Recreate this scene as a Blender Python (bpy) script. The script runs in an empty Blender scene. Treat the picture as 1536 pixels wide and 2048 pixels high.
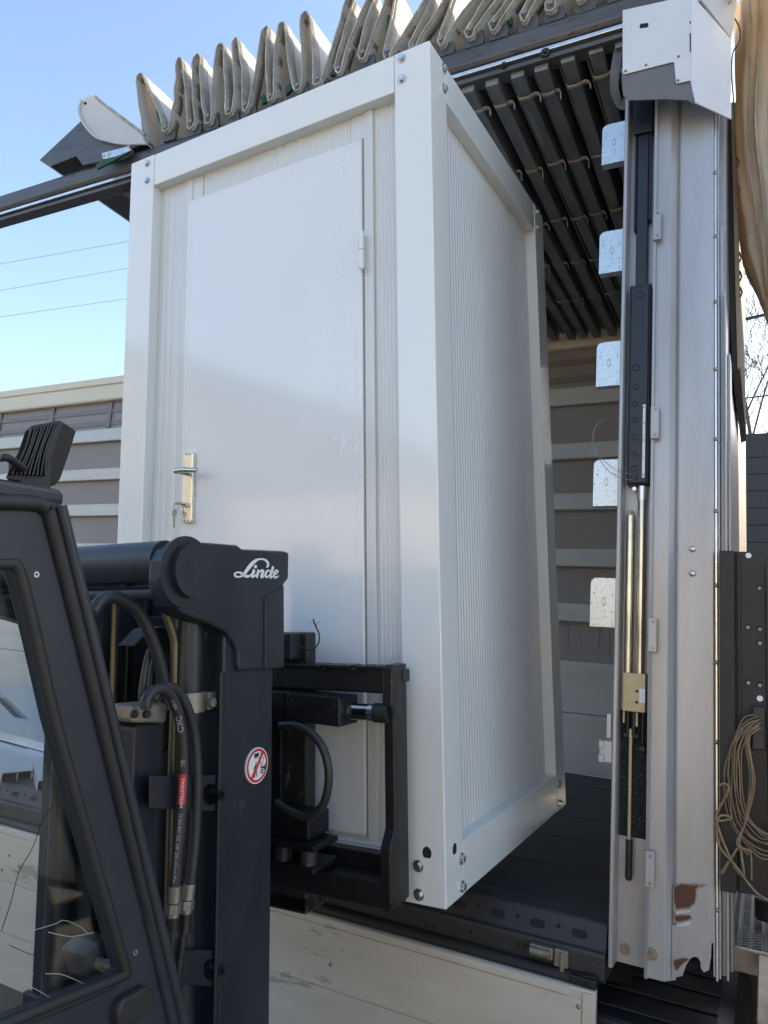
import bpy, bmesh, math, random
from mathutils import Vector, Matrix
random.seed(7)
# ------------------------------------------------------------------ camera, sky, sun, exposure
CAM = Vector((0.691985, -2.243137, 1.938129)); FPX = 1476.683
MW = Matrix(((0.88895437, -0.45784856, 0.01161156), (0.45234847, 0.87374182, -0.17876265), (0.07170071, 0.16416431, 0.98382371)))
RT = Matrix(((0.99796059, -0.03240170, 0.05499815), (0.02859426, 0.99723045, 0.06865715), (-0.05707044, -0.06694450, 0.99612318)))
P0 = Vector((0, .42, 0)); Z0 = 1.315
SC = bpy.context.scene; COL = SC.collection
cd = bpy.data.cameras.new('camera'); cam = bpy.data.objects.new('camera', cd); COL.objects.link(cam)
cd.sensor_fit = 'VERTICAL'; cd.sensor_height = 24; cd.lens = 24 * FPX / 2048; cd.clip_start = .05; cd.clip_end = 2000
rt, fw, up = MW.col[0], MW.col[1], MW.col[2]
cam.matrix_world = Matrix(((rt.x, up.x, -fw.x, CAM.x), (rt.y, up.y, -fw.y, CAM.y), (rt.z, up.z, -fw.z, CAM.z), (0, 0, 0, 1)))
SC.camera = cam
SUN = Vector((.56, .78, .40)).normalized()
wd = bpy.data.worlds.new('World'); SC.world = wd; wd.use_nodes = True
nt = wd.node_tree; nt.nodes.clear()
sky = nt.nodes.new('ShaderNodeTexSky'); sky.sky_type = 'NISHITA'; sky.sun_disc = False
sky.sun_elevation = math.asin(SUN.z); sky.sun_rotation = math.atan2(SUN.x, SUN.y)
sky.air_density = 1.0; sky.dust_density = 1.3; sky.ozone_density = .9
bgn = nt.nodes.new('ShaderNodeBackground'); bgn.inputs[1].default_value = .15
wo = nt.nodes.new('ShaderNodeOutputWorld'); nt.links.new(sky.outputs[0], bgn.inputs[0]); nt.links.new(bgn.outputs[0], wo.inputs[0])
sl = bpy.data.lights.new('sun', 'SUN'); sl.energy = 3.0; sl.angle = math.radians(.5); sl.color = (1, .82, .6)
so = bpy.data.objects.new('sun', sl); COL.objects.link(so); so.rotation_euler = SUN.to_track_quat('Z', 'Y').to_euler(); so.location = (20, 28, 14)
SC.view_settings.view_transform = 'Standard'; SC.view_settings.look = 'None'; SC.view_settings.gamma = 1
SC.view_settings.exposure = 1.5

# ------------------------------------------------------------------ helpers
TC = (Matrix.Translation((0, 0, Z0)) @ RT.transposed().to_4x4() @ Matrix.Translation(-P0))   # cabin frame -> world
TCI = TC.inverted(); I4 = Matrix.Identity(4)
def ray(u, v): return MW @ Vector(((u - 768) / FPX, 1, -(v - 1024) / FPX))
def W(u, v, ax, val):                      # pixel on a world plane
    d = ray(u, v); return CAM + d * ((val - CAM[ax]) / d[ax])
CC = TCI @ CAM
def C(u, v, ax, val):                      # pixel on a plane of the cabin frame
    d = RT @ ray(u, v); return CC + d * ((val - CC[ax]) / d[ax])
def sm(path, n=6):                         # catmull-rom through points
    P = [Vector(p) for p in path]; P = [P[0] * 2 - P[1]] + P + [P[-1] * 2 - P[-2]]; out = []
    for i in range(1, len(P) - 2):
        a, b, c, d = P[i - 1:i + 3]
        for k in range(n):
            t = k / n
            out.append(.5 * ((2 * b) + (c - a) * t + (2 * a - 5 * b + 4 * c - d) * t * t + (3 * b - a - 3 * c + d) * t ** 3))
    return out + [P[-2]]
class MB:
    def __init__(s): s.v = []; s.f = []; s.s = []
    def add(s, vs, fs, smooth=False):
        o = len(s.v); s.v += [Vector(q) for q in vs]; s.f += [[i + o for i in f] for f in fs]; s.s += [smooth] * len(fs); return s
    def box(s, x0, x1, y0, y1, z0, z1):
        return s.add([(x, y, z) for z in (z0, z1) for y in (y0, y1) for x in (x0, x1)],
                     [(0, 2, 3, 1), (4, 5, 7, 6), (0, 1, 5, 4), (2, 6, 7, 3), (0, 4, 6, 2), (1, 3, 7, 5)])
    def prism(s, poly, d):
        P = [Vector(p) for p in poly]; d = Vector(d); n = len(P)
        nn = sum(((P[i] - P[0]).cross(P[(i + 1) % n] - P[0]) for i in range(n)), Vector())
        if nn.dot(d) > 0: P.reverse()
        s.add(P + [p + d for p in P], [tuple(range(n)), tuple(range(2 * n - 1, n - 1, -1))] + [(i, i + n, (i + 1) % n + n, (i + 1) % n) for i in range(n)])
        return s
    def cyl(s, a, b, r0, r1=None, n=20, cap=True):
        a, b = Vector(a), Vector(b); r1 = r0 if r1 is None else r1; z = (b - a).normalized()
        x = z.orthogonal().normalized(); y = z.cross(x)
        ra = [a + (x * math.cos(t) + y * math.sin(t)) * r0 for t in [2 * math.pi * i / n for i in range(n)]]
        rb = [b + (x * math.cos(t) + y * math.sin(t)) * r1 for t in [2 * math.pi * i / n for i in range(n)]]
        s.add(ra + rb, [(i, (i + 1) % n, (i + 1) % n + n, i + n) for i in range(n)], n > 8)
        if cap: s.add(ra, [tuple(range(n - 1, -1, -1))]); s.add(rb, [tuple(range(n))])
        return s
    def ring(s, a, b, ro, ri, n=24):
        a, b = Vector(a), Vector(b); z = (b - a).normalized(); x = z.orthogonal().normalized(); y = z.cross(x)
        dr = [x * math.cos(2 * math.pi * i / n) + y * math.sin(2 * math.pi * i / n) for i in range(n)]
        vs = [a + d * ro for d in dr] + [b + d * ro for d in dr] + [b + d * ri for d in dr] + [a + d * ri for d in dr]
        for k in range(4):
            s.add([vs[i] for i in range(4 * n)], [(k * n + i, k * n + (i + 1) % n, ((k + 1) % 4) * n + (i + 1) % n, ((k + 1) % 4) * n + i) for i in range(n)], k in (0, 2))
        return s
    def tube(s, path, r, n=8, cap=True):
        P = [Vector(p) for p in path]; m = len(P); R = r if isinstance(r, (list, tuple)) else [r] * m
        x = None; rings = []
        for i in range(m):
            t = (P[min(i + 1, m - 1)] - P[max(i - 1, 0)]).normalized()
            x = t.orthogonal().normalized() if x is None else (x - t * x.dot(t)).normalized()
            y = t.cross(x); rings += [P[i] + (x * math.cos(2 * math.pi * k / n) + y * math.sin(2 * math.pi * k / n)) * R[i] for k in range(n)]
        s.add(rings, [(i * n + k, i * n + (k + 1) % n, (i + 1) * n + (k + 1) % n, (i + 1) * n + k) for i in range(m - 1) for k in range(n)], True)
        if cap: s.add(rings[:n], [tuple(range(n - 1, -1, -1))]); s.add(rings[-n:], [tuple(range(n))])
        return s
    def lathe(s, c, ax, prof, n=32):       # prof: (along, radius)
        c = Vector(c); z = Vector(ax).normalized(); x = z.orthogonal().normalized(); y = z.cross(x); m = len(prof)
        vs = [c + z * h + (x * math.cos(2 * math.pi * k / n) + y * math.sin(2 * math.pi * k / n)) * r for h, r in prof for k in range(n)]
        return s.add(vs, [(i * n + k, i * n + (k + 1) % n, (i + 1) * n + (k + 1) % n, (i + 1) * n + k) for i in range(m - 1) for k in range(n)], True)
    def ribbon(s, path, ws, nrm, d):       # flat strip of varying width, thickness d along nrm
        P = [Vector(p) for p in path]; nrm = Vector(nrm).normalized(); L = []; Rr = []
        for i in range(len(P)):
            t = (P[min(i + 1, len(P) - 1)] - P[max(i - 1, 0)]).normalized(); q = t.cross(nrm).normalized()
            L.append(P[i] + q * ws[i] / 2); Rr.append(P[i] - q * ws[i] / 2)
        n = len(P); off = nrm * d; vs = L + Rr + [p + off for p in L] + [p + off for p in Rr]
        fs = []
        for i in range(n - 1):
            fs += [(i, i + 1, n + i + 1, n + i), (2 * n + i, 3 * n + i, 3 * n + i + 1, 2 * n + i + 1), (i, 2 * n + i, 2 * n + i + 1, i + 1), (n + i, n + i + 1, 3 * n + i + 1, 3 * n + i)]
        fs += [(0, n, 3 * n, 2 * n), (n - 1, 3 * n - 1, 4 * n - 1, 2 * n - 1)]
        return s.add(vs, fs)
    def mesh(s, name, M=I4):
        me = bpy.data.meshes.new(name); me.from_pydata([M @ v for v in s.v], [], s.f)
        me.polygons.foreach_set('use_smooth', s.s); me.update(); return me
ROOT = {}
def rootM(o):
    while o.parent: o = o.parent
    return ROOT.get(o.name, I4)
def thing(name, label, cat, M=I4, group=None):
    o = bpy.data.objects.new(name, None); COL.objects.link(o); o.empty_display_size = .2; o.matrix_world = M
    ROOT[o.name] = M.copy(); return tag(o, label, cat, group)
def tag(o, label=None, cat=None, group=None, kind=None):
    if label: o['label'] = label
    if cat: o['category'] = cat
    if group: o['group'] = group
    if kind: o['kind'] = kind
    return o
def mk(name, mb, mat, parent=None, F=I4, bevel=0, seg=2, fix=True):
    M = (rootM(parent).inverted() if parent else I4) @ F
    me = mb.mesh(name, M)
    if fix:
        b = bmesh.new(); b.from_mesh(me); bmesh.ops.recalc_face_normals(b, faces=b.faces); b.to_mesh(me); b.free()
    me.materials.append(mat); o = bpy.data.objects.new(name, me); COL.objects.link(o)
    if parent: o.parent = parent
    if bevel:
        m = o.modifiers.new('bevel', 'BEVEL'); m.width = bevel; m.segments = seg; m.limit_method = 'ANGLE'; m.angle_limit = .6
        m.harden_normals = False
    return o
def inst(name, me, parent, M, F=I4):
    o = bpy.data.objects.new(name, me); COL.objects.link(o); o.parent = parent
    o.matrix_local = rootM(parent).inverted() @ F @ M; return o

# ------------------------------------------------------------------ materials
def mat(name, col, rough=.5, metal=0, col2=None, scale=8, mix=.5, bump=0, bscale=60, rvar=.1, stretch=(1, 1, 1), spot=None, spot_thr=.62, spot_scale=25, coat=0, spec=.5, trans=None, transw=.4):
    m = bpy.data.materials.new(name); m.use_nodes = True; N = m.node_tree.nodes; L = m.node_tree.links; N.clear()
    out = N.new('ShaderNodeOutputMaterial'); b = N.new('ShaderNodeBsdfPrincipled'); L.new(b.outputs[0], out.inputs[0])
    tc = N.new('ShaderNodeTexCoord'); mp = N.new('ShaderNodeMapping'); mp.inputs['Scale'].default_value = stretch; L.new(tc.outputs['Object'], mp.inputs[0])
    n1 = N.new('ShaderNodeTexNoise'); n1.inputs['Scale'].default_value = scale; n1.inputs['Detail'].default_value = 6; n1.inputs['Roughness'].default_value = .65; L.new(mp.outputs[0], n1.inputs[0])
    cr = N.new('ShaderNodeValToRGB'); c2 = col2 or tuple(c * .8 for c in col)
    cr.color_ramp.elements[0].position = .5 - mix / 2; cr.color_ramp.elements[1].position = .5 + mix / 2
    cr.color_ramp.elements[0].color = (*c2, 1); cr.color_ramp.elements[1].color = (*col, 1); L.new(n1.outputs[0], cr.inputs[0])
    csock = cr.outputs[0]
    if spot:
        n3 = N.new('ShaderNodeTexNoise'); n3.inputs['Scale'].default_value = spot_scale; n3.inputs['Detail'].default_value = 8; n3.inputs['Roughness'].default_value = .7; L.new(mp.outputs[0], n3.inputs[0])
        r3 = N.new('ShaderNodeValToRGB'); r3.color_ramp.elements[0].position = spot_thr; r3.color_ramp.elements[1].position = spot_thr + .04; L.new(n3.outputs[0], r3.inputs[0])
        mx = N.new('ShaderNodeMix'); mx.data_type = 'RGBA'; L.new(r3.outputs[0], mx.inputs[0]); L.new(csock, mx.inputs[6]); mx.inputs[7].default_value = (*spot, 1); csock = mx.outputs[2]
    L.new(csock, b.inputs['Base Color'])
    mr = N.new('ShaderNodeMapRange'); mr.inputs[3].default_value = max(0, rough - rvar); mr.inputs[4].default_value = min(1, rough + rvar); L.new(n1.outputs[0], mr.inputs[0]); L.new(mr.outputs[0], b.inputs['Roughness'])
    b.inputs['Metallic'].default_value = metal; b.inputs['Coat Weight'].default_value = coat; b.inputs['Coat Roughness'].default_value = .08; b.inputs['Specular IOR Level'].default_value = spec
    if bump:
        n2 = N.new('ShaderNodeTexNoise'); n2.inputs['Scale'].default_value = bscale; n2.inputs['Detail'].default_value = 4; L.new(mp.outputs[0], n2.inputs[0])
        bp = N.new('ShaderNodeBump'); bp.inputs['Strength'].default_value = bump; bp.inputs['Distance'].default_value = .01; L.new(n2.outputs[0], bp.inputs['Height']); L.new(bp.outputs[0], b.inputs['Normal'])
    if trans:
        t = N.new('ShaderNodeBsdfTranslucent'); t.inputs[0].default_value = (*trans, 1); ms = N.new('ShaderNodeMixShader'); ms.inputs[0].default_value = transw
        L.new(b.outputs[0], ms.inputs[1]); L.new(t.outputs[0], ms.inputs[2]); L.new(ms.outputs[0], out.inputs[0])
    m['b'] = b.name; return m
def glass_mat(name, tint=(.95, .97, .96)):
    m = bpy.data.materials.new(name); m.use_nodes = True; N = m.node_tree.nodes; L = m.node_tree.links; N.clear()
    out = N.new('ShaderNodeOutputMaterial'); t = N.new('ShaderNodeBsdfTransparent'); t.inputs[0].default_value = (*tint, 1)
    g = N.new('ShaderNodeBsdfGlossy'); g.inputs['Roughness'].default_value = .03; lw = N.new('ShaderNodeLayerWeight'); lw.inputs[0].default_value = .5; pw = N.new('ShaderNodeMath'); pw.operation = 'POWER'; pw.inputs[1].default_value = 4; L.new(lw.outputs['Facing'], pw.inputs[0]); fr = N.new('ShaderNodeMath'); fr.operation = 'MULTIPLY_ADD'; fr.inputs[1].default_value = .5; fr.inputs[2].default_value = .035; L.new(pw.outputs[0], fr.inputs[0])
    ms = N.new('ShaderNodeMixShader'); L.new(fr.outputs[0], ms.inputs[0]); L.new(t.outputs[0], ms.inputs[1]); L.new(g.outputs[0], ms.inputs[2]); L.new(ms.outputs[0], out.inputs[0]); return m
M_white = mat('cabin_white_paint', (.775, .79, .775), .14, 0, (.73, .745, .73), 1.5, .6, .008, 900, .07, coat=.5, spot=(.7, .68, .63), spot_thr=.67, spot_scale=6)
M_panel = mat('cabin_panel_coating', (.66, .67, .66), .2, 0, (.61, .62, .61), 1.2, .6, .006, 700, .06, coat=.25)
M_door = mat('door_sheet', (.745, .76, .765), .11, 0, (.70, .715, .72), 1.6, .6, .012, 380, .07, coat=.6, spot=(.68, .69, .69), spot_thr=.68, spot_scale=7)
M_bolt = mat('zinc_bolt', (.72, .72, .7), .28, .95, (.5, .5, .48), 60, .5)
M_hole = mat('dark_hole', (.015, .015, .016), .9)
M_brass = mat('satin_nickel', (.85, .8, .68), .28, .8, (.78, .72, .58), 20, .6)
M_glue = mat('white_residue', (.9, .92, .93), .6)
M_fl = mat('forklift_charcoal_paint', (.026, .033, .043), .38, 0, (.011, .014, .019), 4, .4, .06, 200, .16, stretch=(1, 1, .35), spot=(.06, .064, .068), spot_thr=.67, spot_scale=30)
M_flcab = mat('forklift_cab_paint', (.025, .033, .044), .4, 0, (.012, .016, .023), 3.5, .4, .03, 300, .16, stretch=(1, 1, .5), spot=(.055, .06, .066), spot_thr=.68, spot_scale=24)
M_blk = mat('black_steel', (.011, .012, .013), .42, 0, (.006, .006, .007), 25, .6, .15, 90, .15, spot=(.05, .046, .042), spot_thr=.66, spot_scale=30)
M_rub = mat('black_rubber', (.014, .015, .016), .55, 0, (.02, .02, .02), 30, .5, .05, 200)
M_hose = mat('hose_rubber', (.02, .021, .023), .42, 0, (.03, .03, .03), 40, .5, .03, 300)
M_pipe = mat('olive_zinc_pipe', (.19, .165, .10), .4, .7, (.1, .09, .07), 14, .6, stretch=(1, 1, .2))
M_zincd = mat('dirty_zinc', (.36, .34, .29), .45, .7, (.18, .17, .15), 40, .6)
M_chrome = mat('chrome_rod', (.66, .64, .58), .16, 1, (.42, .4, .35), 12, .5)
M_worn = mat('worn_fork_steel', (.05, .05, .05), .45, .4, (.02, .02, .02), 18, .4, .2, 60, .1, stretch=(1, 1, .35), spot=(.28, .27, .25), spot_thr=.6, spot_scale=18)
M_glass = glass_mat('cab_glass')
M_decw = mat('white_print', (.85, .86, .88), .5)
M_decr = mat('red_print', (.62, .03, .035), .5)
M_deck_ = mat('black_print', (.012, .012, .014), .5)
M_alu = mat('aluminium_slat', (.62, .6, .57), .42, .2, (.45, .435, .41), 5, .7, .04, 70, .1, stretch=(.4, 1, 3), spot=(.2, .185, .17), spot_thr=.68, spot_scale=16)
M_aluw = mat('sideboard_aluminium', (.66, .61, .54), .42, .15, (.5, .46, .405), 3.5, .5, .03, 60, .08, stretch=(.5, 1, 1.6), spot=(.36, .325, .28), spot_thr=.6, spot_scale=5)
M_cream = mat('cream_rail', (.78, .68, .5), .5, .0, (.66, .575, .43), 5, .6, .02, 80, .1, stretch=(.3, 1, 2), spot=(.34, .28, .2), spot_thr=.7, spot_scale=9)
M_rail = mat('worn_grey_rail', (.14, .13, .125), .45, .6, (.075, .07, .068), 9, .5, .1, 90, .12, stretch=(.35, 1, 2.5), spot=(.04, .038, .036), spot_thr=.6, spot_scale=22)
M_bright = mat('bright_track', (.75, .76, .76), .25, .85, (.6, .6, .6), 20, .5)
M_bow = mat('dark_bow', (.32, .318, .31), .5, .4, (.12, .12, .12), 9, .55, .08, 60, .12, stretch=(2, .5, 1), spot=(.45, .44, .42), spot_thr=.69, spot_scale=14)
M_roofun = mat('roof_underside', (.035, .036, .038), .8)
M_strap = mat('pale_webbing', (.4, .375, .31), .75, 0, (.27, .25, .21), 30, .5)
M_cover = mat('white_cover_sheet', (.68, .69, .71), .35, .1, (.58, .585, .6), 4, .6, .02, 80, .08, spot=(.3, .27, .24), spot_thr=.72, spot_scale=20)
M_tarp = mat('grey_white_tarpaulin', (.88, .88, .865), .4, 0, (.66, .65, .62), 9, .45, .5, 26, .08, stretch=(2.5, .5, 1.2), spot=(.36, .33, .29), spot_thr=.65, spot_scale=13, trans=(.92, .82, .66), transw=.28)
M_hem = mat('dirty_tarp_hem', (.5, .46, .4), .6, 0, (.22, .195, .165), 20, .5, .4, 40, .08, spot=(.62, .58, .52), spot_thr=.6, spot_scale=16)
M_green = mat('green_tarp_lining', (.008, .055, .032), .55)
M_tarpw = mat('clean_white_tarpaulin', (.78, .78, .78), .4, 0, (.6, .6, .6), 5, .6, .3, 9, .08, spot=(.36, .34, .32), spot_thr=.66, spot_scale=10, trans=(.85, .75, .6), transw=.3)
M_tarpb = mat('beige_tarpaulin', (.52, .455, .35), .5, 0, (.4, .34, .25), 9, .5, .5, 18, .1, spot=(.2, .165, .12), spot_thr=.66, spot_scale=20, trans=(.6, .47, .3), transw=.3)
M_curt = mat('grey_curtain', (.33, .302, .285), .5, 0, (.26, .235, .222), 4, .6, .12, 10, .08, stretch=(.6, 1, 1.6), trans=(.36, .34, .33), transw=.15)
M_web = mat('curtain_webbing', (.23, .22, .217), .6, 0, (.19, .18, .178), 10, .6)
M_ghost = mat('faded_letter', (.32, .285, .27), .6, 0, (.27, .24, .225), 10, .6)
M_floor = mat('black_film_plywood', (.03, .03, .032), .5, 0, (.02, .02, .021), 3, .6, .15, 70, .12, stretch=(.3, 1, 1), spot=(.085, .08, .075), spot_thr=.67, spot_scale=12)
M_rim = mat('dark_rim_steel', (.06, .062, .066), .5, .4, (.03, .031, .034), 14, .6, .15, 70, .1, stretch=(.4, 1, 1), spot=(.14, .13, .12), spot_thr=.68, spot_scale=20)
M_pil = mat('pillar_grey_paint', (.44, .45, .47), .32, .3, (.32, .315, .315), 5, .42, .02, 90, .08, stretch=(1.5, 1, .25), spot=(.17, .145, .12), spot_thr=.69, spot_scale=34)
M_galv = mat('galvanised_plate', (.62, .66, .68), .33, .75, (.5, .54, .55), 18, .6, .05, 60, .12, spot=(.18, .19, .19), spot_thr=.57, spot_scale=130)
M_galvt = mat('galvanised_tray', (.62, .66, .7), .4, .5, (.52, .56, .6), 10, .6, .05, 60, .1)
M_blkp = mat('black_anodised', (.018, .022, .03), .36, .2, (.013, .016, .022), 12, .6, .03, 200, .06)
M_blkpanel = mat('black_powder_coat', (.011, .011, .013), .5, 0, (.008, .008, .009), 10, .6, .05, 200)
M_gold = mat('gold_chromate_block', (.45, .4, .25), .45, .6, (.33, .29, .18), 40, .6)
M_grease = mat('greasy_fibre', (.02, .021, .022), .5, .1, (.008, .008, .009), 120, .3, .9, 160, .15, spot=(.14, .145, .15), spot_thr=.57, spot_scale=160)
M_rust = mat('rust', (.13, .062, .036), .85, 0, (.07, .034, .022), 30, .6, .3, 80, spot=(.3, .27, .24), spot_thr=.66, spot_scale=40)
M_hosep = mat('grey_hose_print', (.42, .42, .42), .6)
M_grey = mat('grey_rubber_flap', (.16, .16, .165), .5, 0, (.11, .11, .115), 10, .6, .05, 60, spot=(.3, .3, .3), spot_thr=.68, spot_scale=14)
M_cable = mat('brown_cable', (.3, .22, .12), .35, .2, (.13, .1, .065), 30, .5)
M_perf = mat('perforated_steel', (.4, .37, .33), .4, .75, (.2, .185, .165), 20, .5)
M_plastic = mat('black_plastic', (.018, .019, .022), .5, 0, (.011, .012, .014), 6, .6, .1, 40, .1, stretch=(1, .3, 1), spot=(.045, .044, .044), spot_thr=.68, spot_scale=18)
M_asph = mat('concrete_yard', (.32, .295, .255), .85, 0, (.25, .23, .2), 3, .6, .4, 120)
M_brown = mat('dark_brown_plank', (.028, .02, .018), .5, 0, (.02, .015, .014), 4, .6, stretch=(.4, 1, 3))
M_bark = mat('bare_bark', (.16, .13, .11), .8, 0, (.09, .075, .065), 10, .6)
M_wire = mat('overhead_wire', (.02, .02, .022), .6)
M_bwall = mat('cream_render', (.64, .58, .48), .8, 0, (.62, .55, .43), 2, .6)
M_bwall2 = mat('grey_brown_cladding', (.22, .19, .17), .7, 0, (.18, .155, .14), 2, .6, stretch=(1, 1, .2))
M_broof = mat('dark_roof_sheet', (.09, .08, .078), .6, 0, (.07, .063, .06), 3, .6)
M_bglass = mat('building_pane', (.03, .035, .04), .1)
M_tyre = mat('tyre', (.02, .02, .02), .8)
M_red = mat('red_body_paint', (.35, .02, .02), .35, 0, coat=.3)

# ------------------------------------------------------------------ ground
tag(mk('ground', MB().add([(-300, -300, 0), (300, -300, 0), (300, 300, 0), (-300, 300, 0)], [(0, 1, 2, 3)]), M_asph, fix=False), 'pale concrete yard under the trailer and forklift', 'ground', None, 'structure')

# ------------------------------------------------------------------ trailer
X0, X1, YB = -8.2, .60, 2.48
tr = thing('semi_trailer', 'open curtain-side trailer with folded roof tarpaulin, black floor and silver corner pillar', 'trailer', Matrix.Translation((-3.5, 1.24, 0)))
# floor and its edge rim
fl = mk('floor', MB().box(X0, .30, .07, YB - .03, 1.14, 1.2), M_floor, tr)
for k in range(1, 6):
    mk('floor_seam', MB().box(X0, .298, .07 + k * .4 - .002, .07 + k * .4 + .002, 1.1995, 1.2012), M_rim, fl)
rimp = [(.12, 1.06), (.12, 1.198), (.068, 1.203), (.012, 1.203), (.006, 1.198), (-.022, 1.14), (-.034, 1.136), (-.036, 1.128), (-.036, 1.072), (-.02, 1.06)]
rim = mk('floor_rim', MB().prism([(X0, y, z) for y, z in rimp], (.298 - X0, 0, 0)), M_rim, tr, bevel=.002)
hm = MB().prism([(.021 * math.copysign(1, math.cos(a)) * .55 + .010 * math.cos(a), .011 * math.sin(a), 0) for a in [2 * math.pi * i / 20 + .01 for i in range(20)]], (0, 0, .003)).mesh('rim_slot'); hm.materials.append(M_hole)
hr = MB().cyl((0, 0, 0), (0, 0, .003), .006, n=12).mesh('rim_hole'); hr.materials.append(M_hole)
nrm1 = Vector((0, -.9, .434)).normalized(); xa = Vector((1, 0, 0)); ya = nrm1.cross(xa)
def slope(x, t, lift=0): return Vector((x, .006 - .028 * t, 1.198 - .058 * t)) + nrm1 * lift
R1 = Matrix((xa, ya, nrm1)).transposed().to_4x4()
for k in range(26):
    x = .225 - k * .118
    inst('rim_slot', hm, rim, Matrix.Translation(slope(x, .55, -.0015)) @ R1)
    inst('rim_hole', hr, rim, Matrix.Translation(slope(x - .059, .45, -.0015)) @ R1)
R2 = Matrix.Rotation(math.pi / 2, 4, 'X')
for k in range(22):
    x = .2 - k * .14
    for dx in (0, .022) if k % 2 else (0,): inst('rim_hole', hr, rim, Matrix.Translation((x + dx, -.0345, 1.108 - .012 * (k % 3 == 0))) @ R2)
# dropped side board hanging on its hinge tube
sb = mk('side_board', MB().box(X0, .285, -.082, -.055, .50, 1.058), M_aluw, tr, bevel=.004)
mk('hinge_tube', MB().cyl((X0, -.052, 1.066), (.25, -.052, 1.066), .017, n=20).cyl((.25, -.052, 1.066), (.283, -.052, 1.066), .02, n=20), M_rub, sb)
mk('top_trim', MB().box(X0, .222, -.0875, -.082, 1.035, 1.056), M_aluw, sb, bevel=.002)
mk('end_trim', MB().box(.252, .2852, -.088, -.083, .5, 1.052), M_aluw, sb, bevel=.003)
for z in (.965, .78, .62): pass
for z0, z1 in ((.862, 1.033), (.68, .859), (.502, .677)):
    mk('plank', MB().box(X0, .2505, -.086, -.0825, z0, z1), M_aluw, sb, bevel=.0015)
rv = MB().lathe((0, 0, 0), (0, -1, 0), [(0, .006), (.002, .0055), (.0035, .003), (.004, 0)], 14).mesh('rivet'); rv.materials.append(M_zincd)
for x in (.243,): 
    for z in (1.015, .93, .84, .75, .6): inst('rivet', rv, sb, Matrix.Translation((x, -.0862, z)))
for x, z in ((-.51, .93), (-1.2, .93), (-1.95, .93), (-2.02, .96), (-2.05, .9), (-2.35, .87)): inst('rivet', rv, sb, Matrix.Translation((x, -.0862, z)))
lt = mk('hinge_latch', MB().box(.10, .165, -.062, -.04, 1.098, 1.128).box(.168, .205, -.058, -.038, 1.085, 1.13).box(.185, .197, -.064, -.058, 1.06, 1.125).cyl((.105, -.066, 1.113), (.16, -.066, 1.113), .011), M_zincd, tr, bevel=.003)
mk('latch_foot', MB().box(.215, .285, -.075, -.03, 1.064, 1.082), M_blk, lt, bevel=.003)
# near roof rail
railp = [(.0, 4.03), (-.012, 4.045), (-.012, 4.1), (.0, 4.125), (.05, 4.135), (.05, 4.15), (.09, 4.15), (.09, 4.03)]
rl = mk('roof_rail', MB().prism([(X0, y, z) for y, z in railp], (.42 - X0, 0, 0)), M_rail, tr, bevel=.004)
mk('bright_track', MB().box(X0, .40, -.004, .02, 4.006, 4.0215), M_bright, rl, bevel=.002)
mk('track_gap', MB().box(X0, .40, .006, .06, 3.992, 4.0055), M_hole, rl)
mk('lower_lip', MB().box(X0, .40, .0, .06, 3.974, 3.9915), M_rail, rl, bevel=.003)
for u, v in ((1007, 137), (1090, 112)):
    p = W(u, v, 1, -.005); mk('track_roller', MB().cyl((p.x, -.008, 3.996), (p.x, .03, 3.996), .011 if u < 1050 else .017, n=20).cyl((p.x, -.013, 3.996), (p.x, -.008, 3.996), .005), M_blk, rl)
# folded roof tarpaulin: zigzag standing on the rail, running across the trailer
zz = [(-1.88, 4.15), (-1.972, 4.53), (-1.756, 4.155), (-1.724, 4.54), (-1.6, 4.14), (-1.617, 4.532), (-1.5, 4.14), (-1.483, 4.525), (-1.386, 4.135), (-1.392, 4.53), (-1.293, 4.137), (-1.23, 4.527), (-1.16, 4.14),
      (-1.143, 4.518), (-1.022, 4.147), (-1.021, 4.537), (-.926, 4.148), (-.804, 4.51), (-.827, 4.163), (-.703, 4.5), (-.715, 4.2), (-.604, 4.5), (-.602, 4.17), (-.42, 4.46), (-.49, 4.15), (-.3, 4.46), (-.372, 4.14), (-.14, 4.44), (-.257, 4.14), (-.05, 4.44), (-.162, 4.14), (.06, 4.44),
      (-.05, 4.135), (.17, 4.44), (.044, 4.14), (.27, 4.44), (.152, 4.137), (.36, 4.44), (.26, 4.14), (.45, 4.44), (.36, 4.14)]
NJ = [random.uniform(-1, 1) for _ in range(997)]
JT = [(random.uniform(.016, .022), random.uniform(-.004, .003), random.uniform(-.03, .03)) for _ in zz]
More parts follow.
